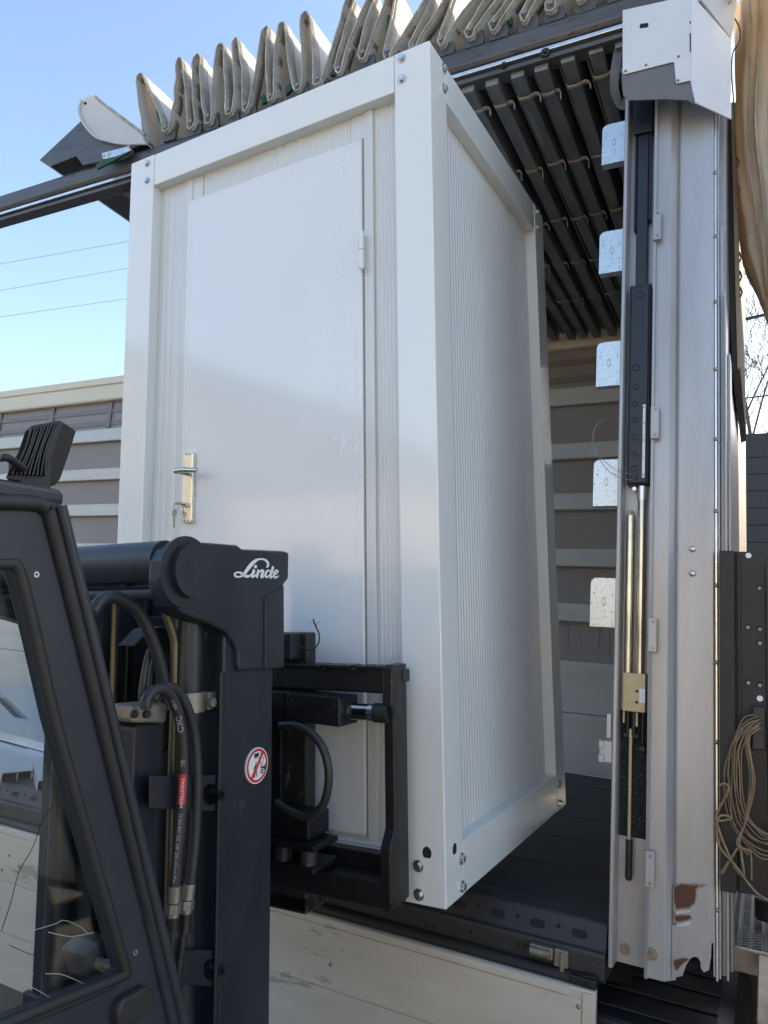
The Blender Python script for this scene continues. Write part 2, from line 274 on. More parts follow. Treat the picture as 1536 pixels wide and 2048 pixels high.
def fold_profile(y):
    out = []
    for i, (x, z) in enumerate(zz):
        top = i % 2 == 1; w = JT[i][0] if top else .02 + JT[i][1]; z = z + JT[i][2] * .35; dx = .006 * math.sin(y * 3.1 + i * 1.7) * min(1, y * 2 + .1)
        dz = .012 * math.sin(y * 2.3 + i * 2.1) * min(1, max(0, y) * 2)
        if i == 0: out.append((x + dx, z)); continue
        x += dx
        if top: out += [(x - w, z - .04 + dz), (x - w * .9, z - .012 + dz), (x - w * .2, z + dz), (x + w * .6, z - .004 + dz), (x + w, z - .03 + dz)]
        else: out += [(x - w, z + .035), (x - w * .65, z + .008), (x, z), (x + w * .65, z + .008), (x + w, z + .035)]
    r = []
    for i in range(len(out) - 1):           # subdivide and belly the long flanks
        a, b = out[i], out[i + 1]; L = math.hypot(a[0] - b[0], a[1] - b[1]); n = 5 if L > .15 else 1
        for k in range(n):
            t = k / n; bul = .012 * math.sin(math.pi * t) * math.sin(i * 2.7 + y * 2) if n > 1 else 0
            r.append((a[0] + (b[0] - a[0]) * t + bul, a[1] + (b[1] - a[1]) * t))
    r.append(out[-1]); hh = min(1, .25 + max(0, y) * 3)
    return [(x + NJ[i % 997] * .0045 + .005 * hh * math.sin(z * 31 + i * 1.3 + y * 17), z + NJ[(i * 7) % 997] * .003) for i, (x, z) in enumerate(r)]
ys = [-.028, -.02, .01, .03, .06, .1, .15, .2, .27, .35, .47, .6, .75, .9, 1.1, 1.3, 1.7, 2.1, 2.45]
mb = MB(); rows = [fold_profile(y) for y in ys]; n = len(rows[0])
mb.add([(x, y, z) for y, r in zip(ys, rows) for x, z in r], [(j * n + i, j * n + i + 1, (j + 1) * n + i + 1, (j + 1) * n + i) for j in range(len(ys) - 1) for i in range(n - 1)], True)
tp = mk('roof_tarpaulin', mb, M_tarp, tr, fix=False)
sd = tp.modifiers.new('thickness', 'SOLIDIFY'); sd.thickness = .0035; sd.offset = -1
he = [(x, z) for x, z in rows[0]]
mk('hem', MB().tube([(x, -.027, z) for x, z in he], .0048, 6), M_hem, tp)
mk('hem_band', MB().ribbon([(x, .0, z) for x, z in he], [.05] * len(he), (0, 0, 1), .001) if False else
   MB().add([(x + o, y, z + .0) for y in (-.027, .026) for o in (0,) for x, z in he], [(i, i + 1, n + i + 1, n + i) for i in range(n - 1)], True), M_hem, tp, fix=False)
bd = tp.children[-1]; m_ = bd.modifiers.new('thickness', 'SOLIDIFY'); m_.thickness = .007; m_.offset = 0
for pts in (((311, 222), (318, 218), (330, 258), (326, 266)), ((521, 196), (527, 188), (532, 203), (524, 208)), ((570, 178), (580, 166), (583, 178), (572, 190)), ((660, 150), (668, 136), (672, 150)), ((716, 118), (728, 98), (730, 118)), ((768, 108), (775, 30), (780, 30), (776, 110)), ((896, 62), (903, 58), (903, 72), (897, 80)), ((1016, 42), (1024, 32), (1024, 46), (1018, 52))):
    mk('green_binding', MB().prism([W(u, v, 1, .0) for u, v in pts], (0, .012, 0)), M_green, tp)
# roller plates under every fold
pl = MB().prism([(-.034, 0, .0), (.034, 0, .0), (.038, 0, .02), (.03, 0, .052), (-.03, 0, .052), (-.038, 0, .02)], (0, .012, 0)).mesh('roller_plate'); pl.materials.append(M_rail)
bt = MB().cyl((0, -.004, 0), (0, .004, 0), .009, n=6).mesh('roller_bolt'); bt.materials.append(M_zincd)
bots = [zz[i] for i in range(2, len(zz), 2)]
for x, z in bots:
    inst('roller_plate', pl, tp, Matrix.Translation((x + .012, -.01, z - .03)))
    inst('roller_bolt', bt, tp, Matrix.Translation((x, -.03, z + .028)))
# end flap: lifted last roof section with white lining
fa = [W(u, v, 1, -.02) for u, v in ((78, 320), (100, 333), (152, 312), (165, 330), (215, 320), (290, 285), (250, 262), (165, 238))]
ef = mk('end_flap', MB().prism(fa, (0, 2.3, 0)), M_rail, tr, bevel=.004)
fp = [W(u, v, 1, -.03) for u, v in ((180, 190), (163, 200), (158, 220), (166, 246), (190, 272), (215, 281), (250, 287), (292, 286), (283, 268), (245, 238), (205, 208), (192, 194))]
wl = mk('white_lining', MB().prism(fp, (0, .02, 0)), M_tarpw, ef, bevel=.004)
mk('lining_edge', MB().tube(sm([W(u, v, 1, -.028) for u, v in ((192, 193), (205, 206), (245, 236), (290, 270))]), .008, 6), M_hem, ef)
mk('lining_hem', MB().tube(sm([W(u, v, 1, -.04) for u, v in ((163, 200), (158, 220), (166, 246), (190, 273), (215, 282), (250, 288), (292, 287))]), .006, 6), M_tarpw, ef)
mk('eyelet', MB().cyl(W(171, 207, 1, -.034), W(171, 207, 1, -.028), .007), M_hole, ef)
mk('flap_lining_back', MB().prism([W(u, v, 1, .0) for u, v in ((180, 191), (192, 193), (295, 272), (292, 286))], (0, 2.3, 0)), M_tarpw, ef)
hd = mk('tarp_latch', MB().prism([W(u, v, 1, -.05) for u, v in ((202, 306), (255, 292), (263, 300), (240, 315), (206, 318))], (0, .02, 0)), M_galv, tr, bevel=.003)
mk('latch_handle', MB().prism([W(u, v, 1, -.065) for u, v in ((190, 330), (206, 318), (232, 312), (262, 300), (255, 306), (222, 324), (193, 338))], (0, .012, 0)), M_green, hd, bevel=.003)
for u, v in ((208, 312), (217, 309), (257, 293)): mk('latch_rivet', MB().cyl(W(u, v, 1, -.054), W(u, v, 1, -.048), .006, n=10), M_bolt, hd)
mk('end_bow', MB().prism([W(u, v, 1, .05) for u, v in ((228, 372), (262, 362), (300, 352), (300, 430), (262, 398))], (0, .05, 0)), M_rail, tr)
# stowed roof bows with webbing straps
bowx = [-.08 + .0925 * k for k in range(-19, 5)]
for k, x in enumerate(bowx):
    x += random.uniform(-.008, .008); zo = random.uniform(-.006, .006)
    bw = mk('roof_bow', MB().prism([(x - .024, .02, 3.955 + zo), (x + .024, .02, 3.955 + zo), (x + .030, .02, 4.06), (x - .030, .02, 4.06)], (random.uniform(-.02, .02), 2.38, 0)).box(x - .044, x - .034, .03, 2.38, 3.985, 4.08), M_bow, tr, bevel=.003)
    if x < -.40: continue
    for j, y in enumerate((.13, .56, .98, 1.395, 1.81)):
        if x > .2 and j > 1: continue
        rj = random.uniform(-.012, .012); s = random.uniform(.85, 1.15)
        path = sm([(x - .027, y + rj, 3.962), (x - .022, y + rj, 3.951), (x + .012, y + rj, 3.949), (x + .026 * s, y + rj, 3.956), (x + .043 * s, y + rj - .006, 3.951), (x + .056 * s, y + rj - .016, 3.93), (x + .062 * s, y + rj - .03, 3.892 + random.uniform(-.015, .012))], 4)
        m1 = MB(); hw = .011; nn = len(path)
        m1.add([p + Vector((0, -hw * (1 - .5 * (i / nn) ** 4), 0)) for i, p in enumerate(path)] + [p + Vector((0, hw * (1 - .5 * (i / nn) ** 4), 0)) for i, p in enumerate(path)], [(i, i + 1, nn + i + 1, nn + i) for i in range(nn - 1)], True)
        st = mk('strap', m1, M_strap, bw, fix=False); q = st.modifiers.new('thickness', 'SOLIDIFY'); q.thickness = .003
mk('roof_underside', MB().box(-2.1, .45, .06, 2.42, 4.085, 4.1), M_roofun, tr)
mk('front_strap', MB().ribbon(sm([(.27, .05, 3.99), (.262, .03, 3.9), (.255, .05, 3.82), (.275, .09, 3.78), (.3, .1, 3.84), (.3, .1, 3.95)]), [.03] * 31, (.5, -1, 0), .003), M_bow, tr)
# far side wall: cantrail, curtain, slats, lower boards
fc = mk('far_roof_rail', MB().prism([(X0, y, z) for y, z in ((YB - .02, 3.925), (YB - .03, 3.94), (YB - .03, 4.02), (YB - .018, 4.028), (YB - .018, 4.075), (YB - .035, 4.085), (YB - .035, 4.15), (YB + .06, 4.18), (YB + .06, 3.925))], (X1 - X0, 0, 0)), M_cream, tr, bevel=.003)
cu = mk('far_curtain', MB().box(X0, X1 - .05, YB + .03, YB + .036, 1.3, 3.95), M_curt, tr)
for z in (3.84, 3.72): mk('webbing_band', MB().box(X0, X1 - .05, YB + .022, YB + .0285, z - .022, z + .022), M_web, cu)
for k in range(11): mk('webbing_strap', MB().box(X0 + .2 + k * .8, X0 + .245 + k * .8, YB + .014, YB + .0215, 3.67, 3.93), M_web, cu)
slats = [(3.53, 3.65), (3.16, 3.268), (2.822, 2.932), (2.455, 2.57), (2.107, 2.222)]
for z0, z1 in slats:
    mk('side_slat', MB().prism([(X0 + .02, y, z) for y, z in ((YB - .012, z0), (YB - .016, z0 + .006), (YB - .016, z1 - .006), (YB - .012, z1), (YB + .012, z1), (YB + .012, z0))], (X1 - .1 - X0, 0, 0)), M_alu, tr)
mk('far_drop_board', MB().box(X0 + .01, X1 - .06, YB - .03, YB, 1.2, 1.55).box(X0 + .01, X1 - .06, YB - .03, YB, 1.553, 1.864), M_alu, tr, bevel=.004)
for x in (-3.4,): mk('stake_post', MB().box(x - .05, x + .05, YB - .02, YB + .012, 1.2, 3.93), M_alu, tr, bevel=.004)
for u, wd_ in ((1132, 4), (1157, 14), (1195, 12)): pass
mk('faded_letter', MB().prism([(-.30 + r_ * math.cos(a), YB + .0275, 1.985 + r_ * math.sin(a)) for r_, a in [(.072, -i * math.pi / 12) for i in range(13)]][::-1] + [(-.228, YB + .0275, 2.09), (-.258, YB + .0275, 2.09)] + [(-.30 + .042 * math.cos(-i * math.pi / 12), YB + .0275, 1.985 + .042 * math.sin(-i * math.pi / 12)) for i in range(13)] + [(-.342, YB + .0275, 2.09), (-.372, YB + .0275, 2.09)], (0, .002, 0)), M_ghost, cu)
mk('faded_letter', MB().box(-.195, -.165, YB + .0275, YB + .0295, 1.91, 2.09), M_ghost, cu)
mk('faded_letter', MB().box(-.45, -.42, YB + .0275, YB + .0295, 1.91, 2.09), M_ghost, cu)
# front wall (headboard) and rear frame
hb = mk('front_wall', MB().box(.565, .597, .10, YB + .05, 1.16, 4.12), M_pil, tr, bevel=.004)
mk('roof_front_beam', MB().box(.42, .6, -.0, YB + .05, 4.02, 4.13), M_pil, tr, bevel=.004)
mk('rear_frame', MB().box(X0 - .1, X0, -.02, .12, .9, 4.13).box(X0 - .1, X0, YB - .08, YB + .06, .9, 4.13).box(X0 - .1, X0, .12, YB - .08, 4.0, 4.13), M_pil, tr, bevel=.004)
mk('chassis_beam', MB().box(X0, -.4, .75, .87, .85, 1.135).box(X0, -.4, 1.6, 1.72, .85, 1.135), M_blk, tr)
for k, x in enumerate((-7.2, -5.9, -4.6)):
    mk('axle', MB().cyl((x, .3, .5), (x, 2.15, .5), .06), M_blk, tr)
    for y, s in ((.3, -1), (2.15, 1)):
        wh = mk('wheel', MB().lathe((x, y, .5), (0, s, 0), [(-.17, .3), (-.18, .36), (-.17, .47), (-.12, .5), (.12, .5), (.17, .47), (.18, .36), (.17, .3)], 40), M_tyre, tr)
        mk('rim', MB().lathe((x, y, .5), (0, s, 0), [(.17, .3), (.14, .28), (.05, .22), (.08, .12), (.13, .1), (.13, 0)], 32), M_zincd, wh)
mk('landing_leg', MB().box(-.75, -.62, .7, .83, .02, .85).box(-.8, -.57, .62, .9, 0, .02).box(-.75, -.62, 1.64, 1.77, .02, .85).box(-.8, -.57, 1.56, 1.84, 0, .02), M_blk, tr)

# corner pillar with roof-lift gear
prof = [(.303, .10), (.303, -.014), (.306, -.022), (.314, -.022), (.3165, -.016), (.318, .034), (.397, .034), (.3985, -.032), (.406, -.034), (.408, -.021), (.446, -.021), (.4485, -.019), (.469, .006), (.472, .006), (.472, .10)]
ZB, ZT = 1.105, 3.98
pi_ = mk('corner_pillar', MB().prism([(x, y, ZB) for x, y in prof], (0, 0, ZT - ZB)).prism([(x, y, 1.22) for x, y in ((.4722, .10), (.4722, .004), (.474, -.004), (.563, -.004), (.567, 0), (.567, .10))], (0, 0, ZT - 1.22)), M_pil, tr)
mk('foot_plate', MB().prism([W(u, v, 1, -.0045) for u, v in ((1344, 1850), (1344, 1956), (1365, 1952), (1372, 1931), (1380, 1918), (1388, 1913), (1396, 1915), (1401, 1924), (1402, 1937), (1408, 1945), (1418, 1940), (1422, 1913), (1424, 1850))], (0, .0035, 0)), M_pil, pi_)
mk('foot_return', MB().box(.563, .567, 0, .1, 1.14, 1.2199), M_pil, pi_)
for x0, x1, y0, y1 in ((.5685, .574, .0, .05), (.575, .580, .02, .09), (.581, .592, .05, .12), (.593, .598, .02, .16), (.599, .606, .09, .2)):
    mk('edge_trim', MB().box(x0, x1, y0, y1, 1.13, 3.66 if x1 < .581 else 3.25 if x1 < .595 else 3.02 if x1 < .6 else 2.85), M_bright if x1 < .575 else M_pil, pi_, bevel=.001)
for k in range(11): inst('rivet', rv, pi_, Matrix.Translation((.5715, -.0005, 1.3 + k * .21)))
for u, v in ((1385, 1098), (1385, 1147)): inst('dome_bolt', MB().lathe((0, 0, 0), (0, -1, 0), [(0, .0095), (.003, .009), (.006, .006), (.0065, 0)], 16).mesh('dome_bolt') , pi_, Matrix.Translation(W(u, v, 1, -.0045))).data.materials.append(M_bolt)
for u0, v0, v1 in ((1316, 420, 480), (1310, 812, 878), (1305, 1235, 1305), (1300, 1702, 1776)):
    a = W(u0, v0, 1, -.04); b = W(u0, v1, 1, -.04)
    hg = mk('hinge_tab', MB().box(.398, .422, -.046, -.0345, b.z, a.z), M_pil, pi_, bevel=.003)
    for z in (a.z - .012, b.z + .012): mk('tab_rivet', MB().cyl((.412, -.049, z), (.412, -.046, z), .004, n=10), M_zincd, hg)
for u, v, y in ((1250, 1898, .034), (1303, 1908, -.021)):
    p = W(u, v, 1, y); mk('washer_bolt', MB().cyl((p.x, y - .004, p.z), (p.x, y, p.z), .015).cyl((p.x, y - .010, p.z), (p.x, y - .004, p.z), .008, n=6), M_zincd, pi_)
def rough(pts, y, k=9, j=.9):
    out = []
    for i in range(len(pts)):
        a, b = pts[i], pts[(i + 1) % len(pts)]
        for t in range(k): out.append(W(a[0] + (b[0] - a[0]) * t / k + random.uniform(-j, j), a[1] + (b[1] - a[1]) * t / k + random.uniform(-j, j), 1, y))
    return out
# chipped rusty patch
rp = rough(((1348, 1774), (1362, 1769), (1398, 1771), (1391, 1778), (1391, 1792), (1388, 1806), (1378, 1815), (1353, 1817), (1348, 1800)), -.0055)
mk('rust_patch', MB().prism(rp, (0, .001, 0)), M_rust, pi_)
mk('paint_flake', MB().prism(rough(((1345, 1771), (1362, 1766), (1416, 1768), (1394, 1780), (1394, 1794), (1391, 1808), (1380, 1818), (1366, 1832), (1386, 1838), (1362, 1848), (1346, 1846)), -.005, 9, 1.4), (0, .0005, 0)), M_zincd, pi_)
mk('rust_patch', MB().prism(rough(((1350, 1832), (1380, 1830), (1382, 1837), (1360, 1843), (1350, 1841)), -.0055), (0, .001, 0)), M_rust, pi_)
mk('paint_flake', MB().prism(rough(((1352, 1822), (1383, 1819), (1381, 1825), (1352, 1829)), -.0065), (0, .0015, 0)).prism(rough(((1354, 1848), (1382, 1841), (1379, 1852), (1354, 1855)), -.0065), (0, .0015, 0)), M_tarpw, pi_)
mk('rust_patch', MB().prism(rough(((1347, 1922), (1370, 1917), (1377, 1919), (1366, 1928), (1352, 1942)), -.0095, 6, .8), (0, .001, 0)), M_rust, pi_)
# cover sheet on top
yc = -.115
cv = [W(u, v, 1, yc) for u, v in ((1245, 20), (1382, -10), (1383, 160), (1352, 167), (1348, 125), (1344, 124), (1249, 148), (1245, 145))]
cvr = mk('cover_sheet', MB().prism(cv, (0, .004, 0)), M_cover, pi_, bevel=.0015)
def side_y(x): return yc + (x - .514) * 1.15
def WS(u, v):                              # on the slanted right facet
    d = ray(u, v); t = (side_y(CAM.x) - CAM.y) / (d.y - 1.15 * d.x); return CAM + d * t
sv = [WS(u, v) for u, v in ((1383, -12), (1462, 78), (1463, 238), (1391, 205), (1383, 160))]
mk('cover_side', MB().prism(sv, (-.0035, .003, 0)), M_cover, cvr, bevel=.001)
ss = [WS(u, v) for u, v in ((1388, -20), (1480, -40), (1466, 60), (1462, 76))]
mk('upper_shield', MB().prism(ss, (-.004, .006, 0)), M_tarpw, cvr)
mk('rubber_flap', MB().prism([W(u, v, 1, yc + .006) for u, v in ((1242, 137), (1346, 120), (1384, 160), (1386, 205), (1394, 212), (1375, 200), (1330, 198), (1258, 200), (1246, 190))], (0, .005, 0)), M_grey, cvr, bevel=.002)
mk('cover_slot', MB().prism([W(1288 + 9 * math.copysign(.6, math.cos(a)) + 3.5 * math.cos(a), 51 + 5 * math.sin(a) - 2.5 * math.cos(a), 1, yc - .0008) for a in [i * math.pi / 8 + .01 for i in range(16)]], (0, .0012, 0)), M_hole, cvr)
for u, v in ((1251, 142), (1292, 130), (1357, 113), (1356, 161)): mk('cover_rivet', MB().cyl(W(u, v, 1, yc - .003), W(u, v, 1, yc), .004, n=10), M_zincd, cvr)
for v0, v1 in ((42, 48), (66, 104)): mk('paint_chip', MB().prism([W(1379, v0, 1, yc - .0007), W(1382, v0, 1, yc - .0007), W(1382, v1, 1, yc - .0007), W(1379.5, v1, 1, yc - .0007)], (0, .001, 0)), M_hole, cvr)
# lift gear in the channel
CH = .0335
def wz(v, u=1280): return W(u, v, 1, .0).z
tz = [wz(205), wz(268), wz(560), wz(570), wz(970)]
hs = mk('lift_housing', MB().box(.326, .391, -.004, CH, tz[4], tz[3]), M_blkp, pi_, bevel=.004)
mk('housing_face', MB().box(.332, .385, -.010, -.0045, tz[4] + .004, tz[3] - .01), M_blkp, hs, bevel=.003)
up_ = mk('lift_head', MB().box(.330, .387, -.006, CH, tz[1], tz[0] + .1), M_blkp, pi_, bevel=.003)
mk('lift_rod', MB().box(.341, .376, .006, CH, tz[3] - .01, tz[1]), M_blkp, pi_, bevel=.003)
mk('lift_rod', MB().box(.333, .339, .004, CH, wz(455), tz[1]).box(.378, .384, .004, CH, wz(440), tz[1]), M_blkp, pi_, bevel=.001)
mk('head_boss', MB().cyl((.358, -.009, wz(240)), (.358, -.006, wz(240)), .013), M_blkp, up_)
for v, r in ((592, .0105), (737, .011), (775, .0085), (809, .0085), (842, .0085), (876, .0085), (909, .0085), (938, .009)):
    x = .358 if v < 600 else .349; z = wz(v)
    mk('notch_ring', MB().ring((x, -.0112, z), (x, -.0095, z), r, r * .78, 24), M_hole, hs)
    mk('notch_plug', MB().cyl((x + .0012, -.0108, z - .001), (x + .0012, -.0098, z - .001), r * .74), M_blkp, hs)
mk('seal_disc', MB().cyl((.349, -.016, wz(953)), (.349, -.010, wz(953)), .010), M_rub, hs)
sc = mk('scale_strip', MB().box(.372, .3795, -.0118, -.0101, wz(957), wz(812)), M_decw, hs)
def text(name, s, mtl, parent, M, size, ext=.0002):
    c = bpy.data.curves.new(name, 'FONT'); c.body = s; c.size = size; c.extrude = ext; c.align_x = 'CENTER'; c.align_y = 'CENTER'
    t = bpy.data.objects.new(name, c); COL.objects.link(t); bpy.context.view_layer.update()
    me = bpy.data.meshes.new_from_object(t.evaluated_get(bpy.context.evaluated_depsgraph_get())); bpy.data.objects.remove(t)
    me.name = name; me.materials.clear(); me.materials.append(mtl); return inst(name, me, parent, M)
RX = Matrix.Rotation(math.pi / 2, 4, 'X')
for s, v in zip('43210', (818, 849, 883, 917, 952)): text('scale_digit', s, M_deck_, sc, Matrix.Translation((.3758, -.0122, wz(v))) @ RX, .010)
for x, v0, v1, r in ((.338, 1030, 1345, .0115), (.3705, 978, 1345, .012)):
    mk('lift_tube', MB().cyl((x, .010, wz(v1) - .005), (x, .010, wz(v0)), r, n=24), M_chrome, pi_)
mk('tube_collar', MB().cyl((.3705, .010, wz(1000)), (.3705, .010, wz(972)), .0138, n=24), M_bright, pi_)
mk('tube_cap', MB().cyl((.338, .010, wz(1030)), (.338, .010, wz(1019)), .0095, n=6), M_gold, pi_)
mk('tube_screw', MB().cyl((.349, .0, wz(977)), (.349, .012, wz(977)), .006, n=12), M_bolt, pi_)
gb = mk('pump_block', MB().box(.327, .389, -.006, CH, wz(1425), wz(1347)).box(.327, .333, .0, CH, wz(1450), wz(1425)).box(.362, .369, .0, CH, wz(1455), wz(1425)), M_gold, pi_, bevel=.002)
mk('block_label', MB().box(.373, .3885, -.0072, -.0061, wz(1405), wz(1377)), M_decw, gb)
for v in (1383, 1405): mk('block_hole', MB().cyl((.366, -.007, wz(v)), (.366, -.0058, wz(v)), .004, n=12), M_hole, gb)
mk('greasy_backing', MB().box(.3185, .3965, .028, .0338, wz(1682), wz(1425)), M_grease, pi_)
mk('pump_linkage', MB().cyl((.341, .006, wz(1475)), (.341, .006, wz(1425)), .004).cyl((.357, .006, wz(1475)), (.357, .006, wz(1425)), .006).cyl((.381, .008, wz(1495)), (.381, .008, wz(1425)), .0045).box(.372, .388, .0, .02, wz(1502), wz(1493)).box(.33, .37, .004, .02, wz(1478), wz(1470)), M_blk, pi_, bevel=.001)
lv = mk('pump_lever', MB().box(.345, .354, .002, .012, wz(1690), wz(1460)), M_gold, pi_, bevel=.002)
mk('lever_grip', MB().cyl((.350, .006, wz(1684)), (.350, .006, wz(1760)), .0095, n=16).lathe((.350, .006, wz(1760)), (0, 0, -1), [(0, .0095), (.006, .008), (.009, .004), (.01, 0)], 16), M_rub, lv)
lb = mk('latch_bracket', MB().box(.268, .303, -.018, -.012, 1.63, 1.69).box(.268, .282, -.030, -.012, 1.668, 1.69).box(.268, .282, -.030, -.012, 1.63, 1.652).box(.288, .300, -.026, -.012, 1.698, 1.765), M_pil, pi_, bevel=.002)
# load plates on the pillar edge
gp = MB().prism([(x, 0, z) for x, z in [(.079, 0), (.079, .143)] + [(.018 - .018 * math.sin(t), .125 + .018 * math.cos(t)) for t in [i * math.pi / 10 for i in range(6)]] + [(0, 0)]], (0, .004, 0)).box(0, .079, 0, .03, -.003, .0).mesh('slat_pocket'); gp.materials.append(M_galv)
gs = MB().ring((0, -.0008, 0), (0, .0006, 0), .0072, .0055, 20).mesh('pocket_slot'); gs.materials.append(M_zincd)
for z in (3.535, 3.145, 2.762, 2.378, 2.012):
    g = inst('slat_pocket', gp, tr, Matrix.Translation((.223, .03, z))); inst('pocket_slot', gs, tr, Matrix.Translation((.262, .03, z + .072)) @ Matrix.Diagonal((.75, 1, 1.9, 1)))
# thin loose wire by the lift gear
mk('loose_wire', MB().tube(sm([W(u, v, 1, y) for u, v, y in ((1240, 828, .02), (1205, 840, -.02), (1187, 865, -.04), (1195, 905, -.04), (1225, 935, -.03), (1262, 950, -.015), (1268, 958, -.012), (1250, 958, -.02), (1215, 940, -.03), (1185, 890, -.05), (1190, 850, -.05))]), .0009, 6), M_zincd, tr)

# ------------------------------------------------------------------ white portable cabin (own tilted frame)
cb = thing('portable_cabin', 'white steel portable cabin with bolted frame and closed door, lifted on the forks', 'cabin', TC)
CW_, CD, CH_, PW = 1.198, 1.10, 2.35, .115
def post(x0, x1, y0, y1): return mk('corner_post', MB().box(x0, x1, y0, y1, 0, CH_), M_white, cb, TC, .003)
pFR = post(-PW, 0, 0, PW); pFL = post(-CW_, -CW_ + PW, 0, PW); pBR = post(-PW, 0, CD - PW, CD); pBL = post(-CW_, -CW_ + PW, CD - PW, CD)
e = .0015
def beam(nm, *b): return mk(nm, MB().box(*b), M_white, cb, TC, .003)
beam('top_beam', -CW_ + PW + e, -PW - e, .001, .10, 2.231, CH_ - .001); beam('top_beam', -.10, -.001, PW + e, CD - PW - e, 2.231, CH_ - .001)
beam('top_beam', -CW_ + .001, -CW_ + .10, PW + e, CD - PW - e, 2.231, CH_ - .001); beam('top_beam', -CW_ + PW + e, -PW - e, CD - .10, CD - .001, 2.231, CH_ - .001)
beam('bottom_beam', -CW_ + PW + e, -PW - e, .001, .10, .001, .118); beam('bottom_beam', -.10, -.001, PW + e, CD - PW - e, .001, .13)
beam('bottom_beam', -CW_ + .001, -CW_ + .10, PW + e, CD - PW - e, .001, .13); beam('bottom_beam', -CW_ + PW + e, -PW - e, CD - .10, CD - .001, .001, .118)
mk('roof_sheet', MB().box(-CW_ + .1, -.1, .1, CD - .1, 2.30, 2.32), M_panel, cb, TC)
mk('floor_sheet', MB().box(-CW_ + .1, -.1, .1, CD - .1, .06, .1), M_panel, cb, TC)
def ribbed(nm, a, b, z0, z1, out, pitch=.0155, dep=.0028, mtl=None):   # finely ribbed sheet from a to b (xy), ribs vertical
    a, b, out = Vector(a), Vector(b), Vector(out); L = (b - a).length; t = (b - a).normalized(); n = int(L / pitch); p = []
    for i in range(n + 1):
        s = min(L, i * L / n); h = L / n
        p += [a + t * s, a + t * (s + h * .5)] if i < n else [a + t * L]
        if i < n: p[-2] = p[-2] + out * dep * 0; p[-1] = p[-1] + out * dep * 0
    q = []
    for i in range(n):
        s = i * L / n; h = L / n
        q += [a + t * s, a + t * (s + h * .14), a + t * (s + h * .34) + out * dep, a + t * (s + h * .80) + out * dep]
    q.append(b)
    m = MB(); k = len(q); m.add([(v.x, v.y, z0) for v in q] + [(v.x, v.y, z1) for v in q], [(i, i + 1, k + i + 1, k + i) for i in range(k - 1)])
    return mk(nm, m, mtl or M_panel, cb, TC, fix=False)
ribbed('side_panel', (-.042, PW + .001), (-.042, CD - PW - .001), .125, 2.235, (1, 0), .0198, .0026)
mk('side_panel_core', MB().box(-.08, -.0425, PW - .01, CD - PW + .01, .10, 2.24), M_panel, cb, TC)
mk('back_panel', MB().box(-CW_ + PW, -PW, CD - .08, CD - .045, .1, 2.24), M_panel, cb, TC)
mk('left_panel', MB().box(-CW_ + .045, -CW_ + .08, PW, CD - PW, .1, 2.24), M_panel, cb, TC)
mk('front_panel_core', MB().box(-CW_ + PW - .01, -PW + .01, .0425, .075, .10, 2.24), M_panel, cb, TC)
ribbed('front_panel_strip', (-.205, .042), (-PW - .001, .042), .117, 2.233, (0, -1), .012, .0016)
ribbed('front_panel_strip', (-.88, .042), (-.29, .042), 2.10, 2.233, (0, -1), .012, .0016)
ribbed('front_panel_strip', (-CW_ + PW + .001, .042), (-.965, .042), .117, 2.233, (0, -1), .026, .001)
mk('door_jamb', MB().box(-.2285, -.2075, .032, .0424, .118, 2.2305), M_panel, cb, TC, .002)
mk('door_jamb', MB().box(-.966, -.93, .035, .0424, .118, 2.2305), M_panel, cb, TC, .002)
mk('head_strip', MB().box(-.93, -.885, .0385, .0424, 2.15, 2.2305), M_panel, cb, TC, .001); mk('head_strip', MB().box(-.285, -.2295, .0385, .0424, 2.15, 2.2305), M_panel, cb, TC, .001)
mk('door_seal', MB().box(-.2440, -.2395, .036, .0424, .12, 2.15), M_zincd, cb, TC)
mk('door_jamb', MB().box(-.2393, -.2288, .034, .0424, .118, 2.2305), M_panel, cb, TC, .001)
mk('door_sill', MB().box(-1.08, -.1165, .006, .041, .1185, .126), M_white, cb, TC, .002)
dr = mk('door', MB().box(-.944, -.2445, .028, .0422, .136, 2.143), M_door, cb, TC, .003)
for z in (1.722, .47):
    hg = mk('hinge', MB().cyl((-.2375, .0135, z), (-.2375, .0135, z + .056), .0085, n=16).cyl((-.2375, .0135, z + .058), (-.2375, .0135, z + .114), .0085, n=16).cyl((-.2375, .0135, z - .004), (-.2375, .0135, z), .006, n=12), M_white, dr, TC, .001)
plt = mk('handle_plate', MB().prism([(-.896 + .021 * a, .0275, 1.131 + b) for a, b in ((-1, -.109), (-.8, -.116), (.8, -.116), (1, -.109), (1, .109), (.8, .116), (-.8, .116), (-1, .109))], (0, -.017, 0)), M_brass, dr, TC, .003)
mk('lever_handle', MB().cyl((-.896, .012, 1.178), (-.896, -.03, 1.178), .009, n=16).tube(sm([(-.903, -.032, 1.178), (-.896, -.036, 1.178), (-.868, -.04, 1.177), (-.842, -.036, 1.175), (-.818, -.03, 1.173)]), [.0105] * 8 + [.0095] * 8 + [.008] * 9, 10), M_chrome, dr, TC)
mk('lock_cylinder', MB().cyl((-.903, .011, 1.072), (-.903, .004, 1.072), .009, n=16).box(-.908, -.898, .004, .011, 1.047, 1.068), M_chrome, dr, TC, .001)
ky = mk('key', MB().cyl((-.903, .004, 1.074), (-.903, -.02, 1.074), .003, n=8).box(-.914, -.892, -.021, -.018, 1.07, 1.079), M_zincd, dr, TC)
mk('spare_key', MB().prism([(-.925 + .010 * math.cos(a), -.014, 1.046 + .013 * math.sin(a)) for a in [i * math.pi / 7 for i in range(14)]], (0, .002, 0)).box(-.929, -.923, -.014, -.012, 1.0, 1.035), M_zincd, dr, TC)
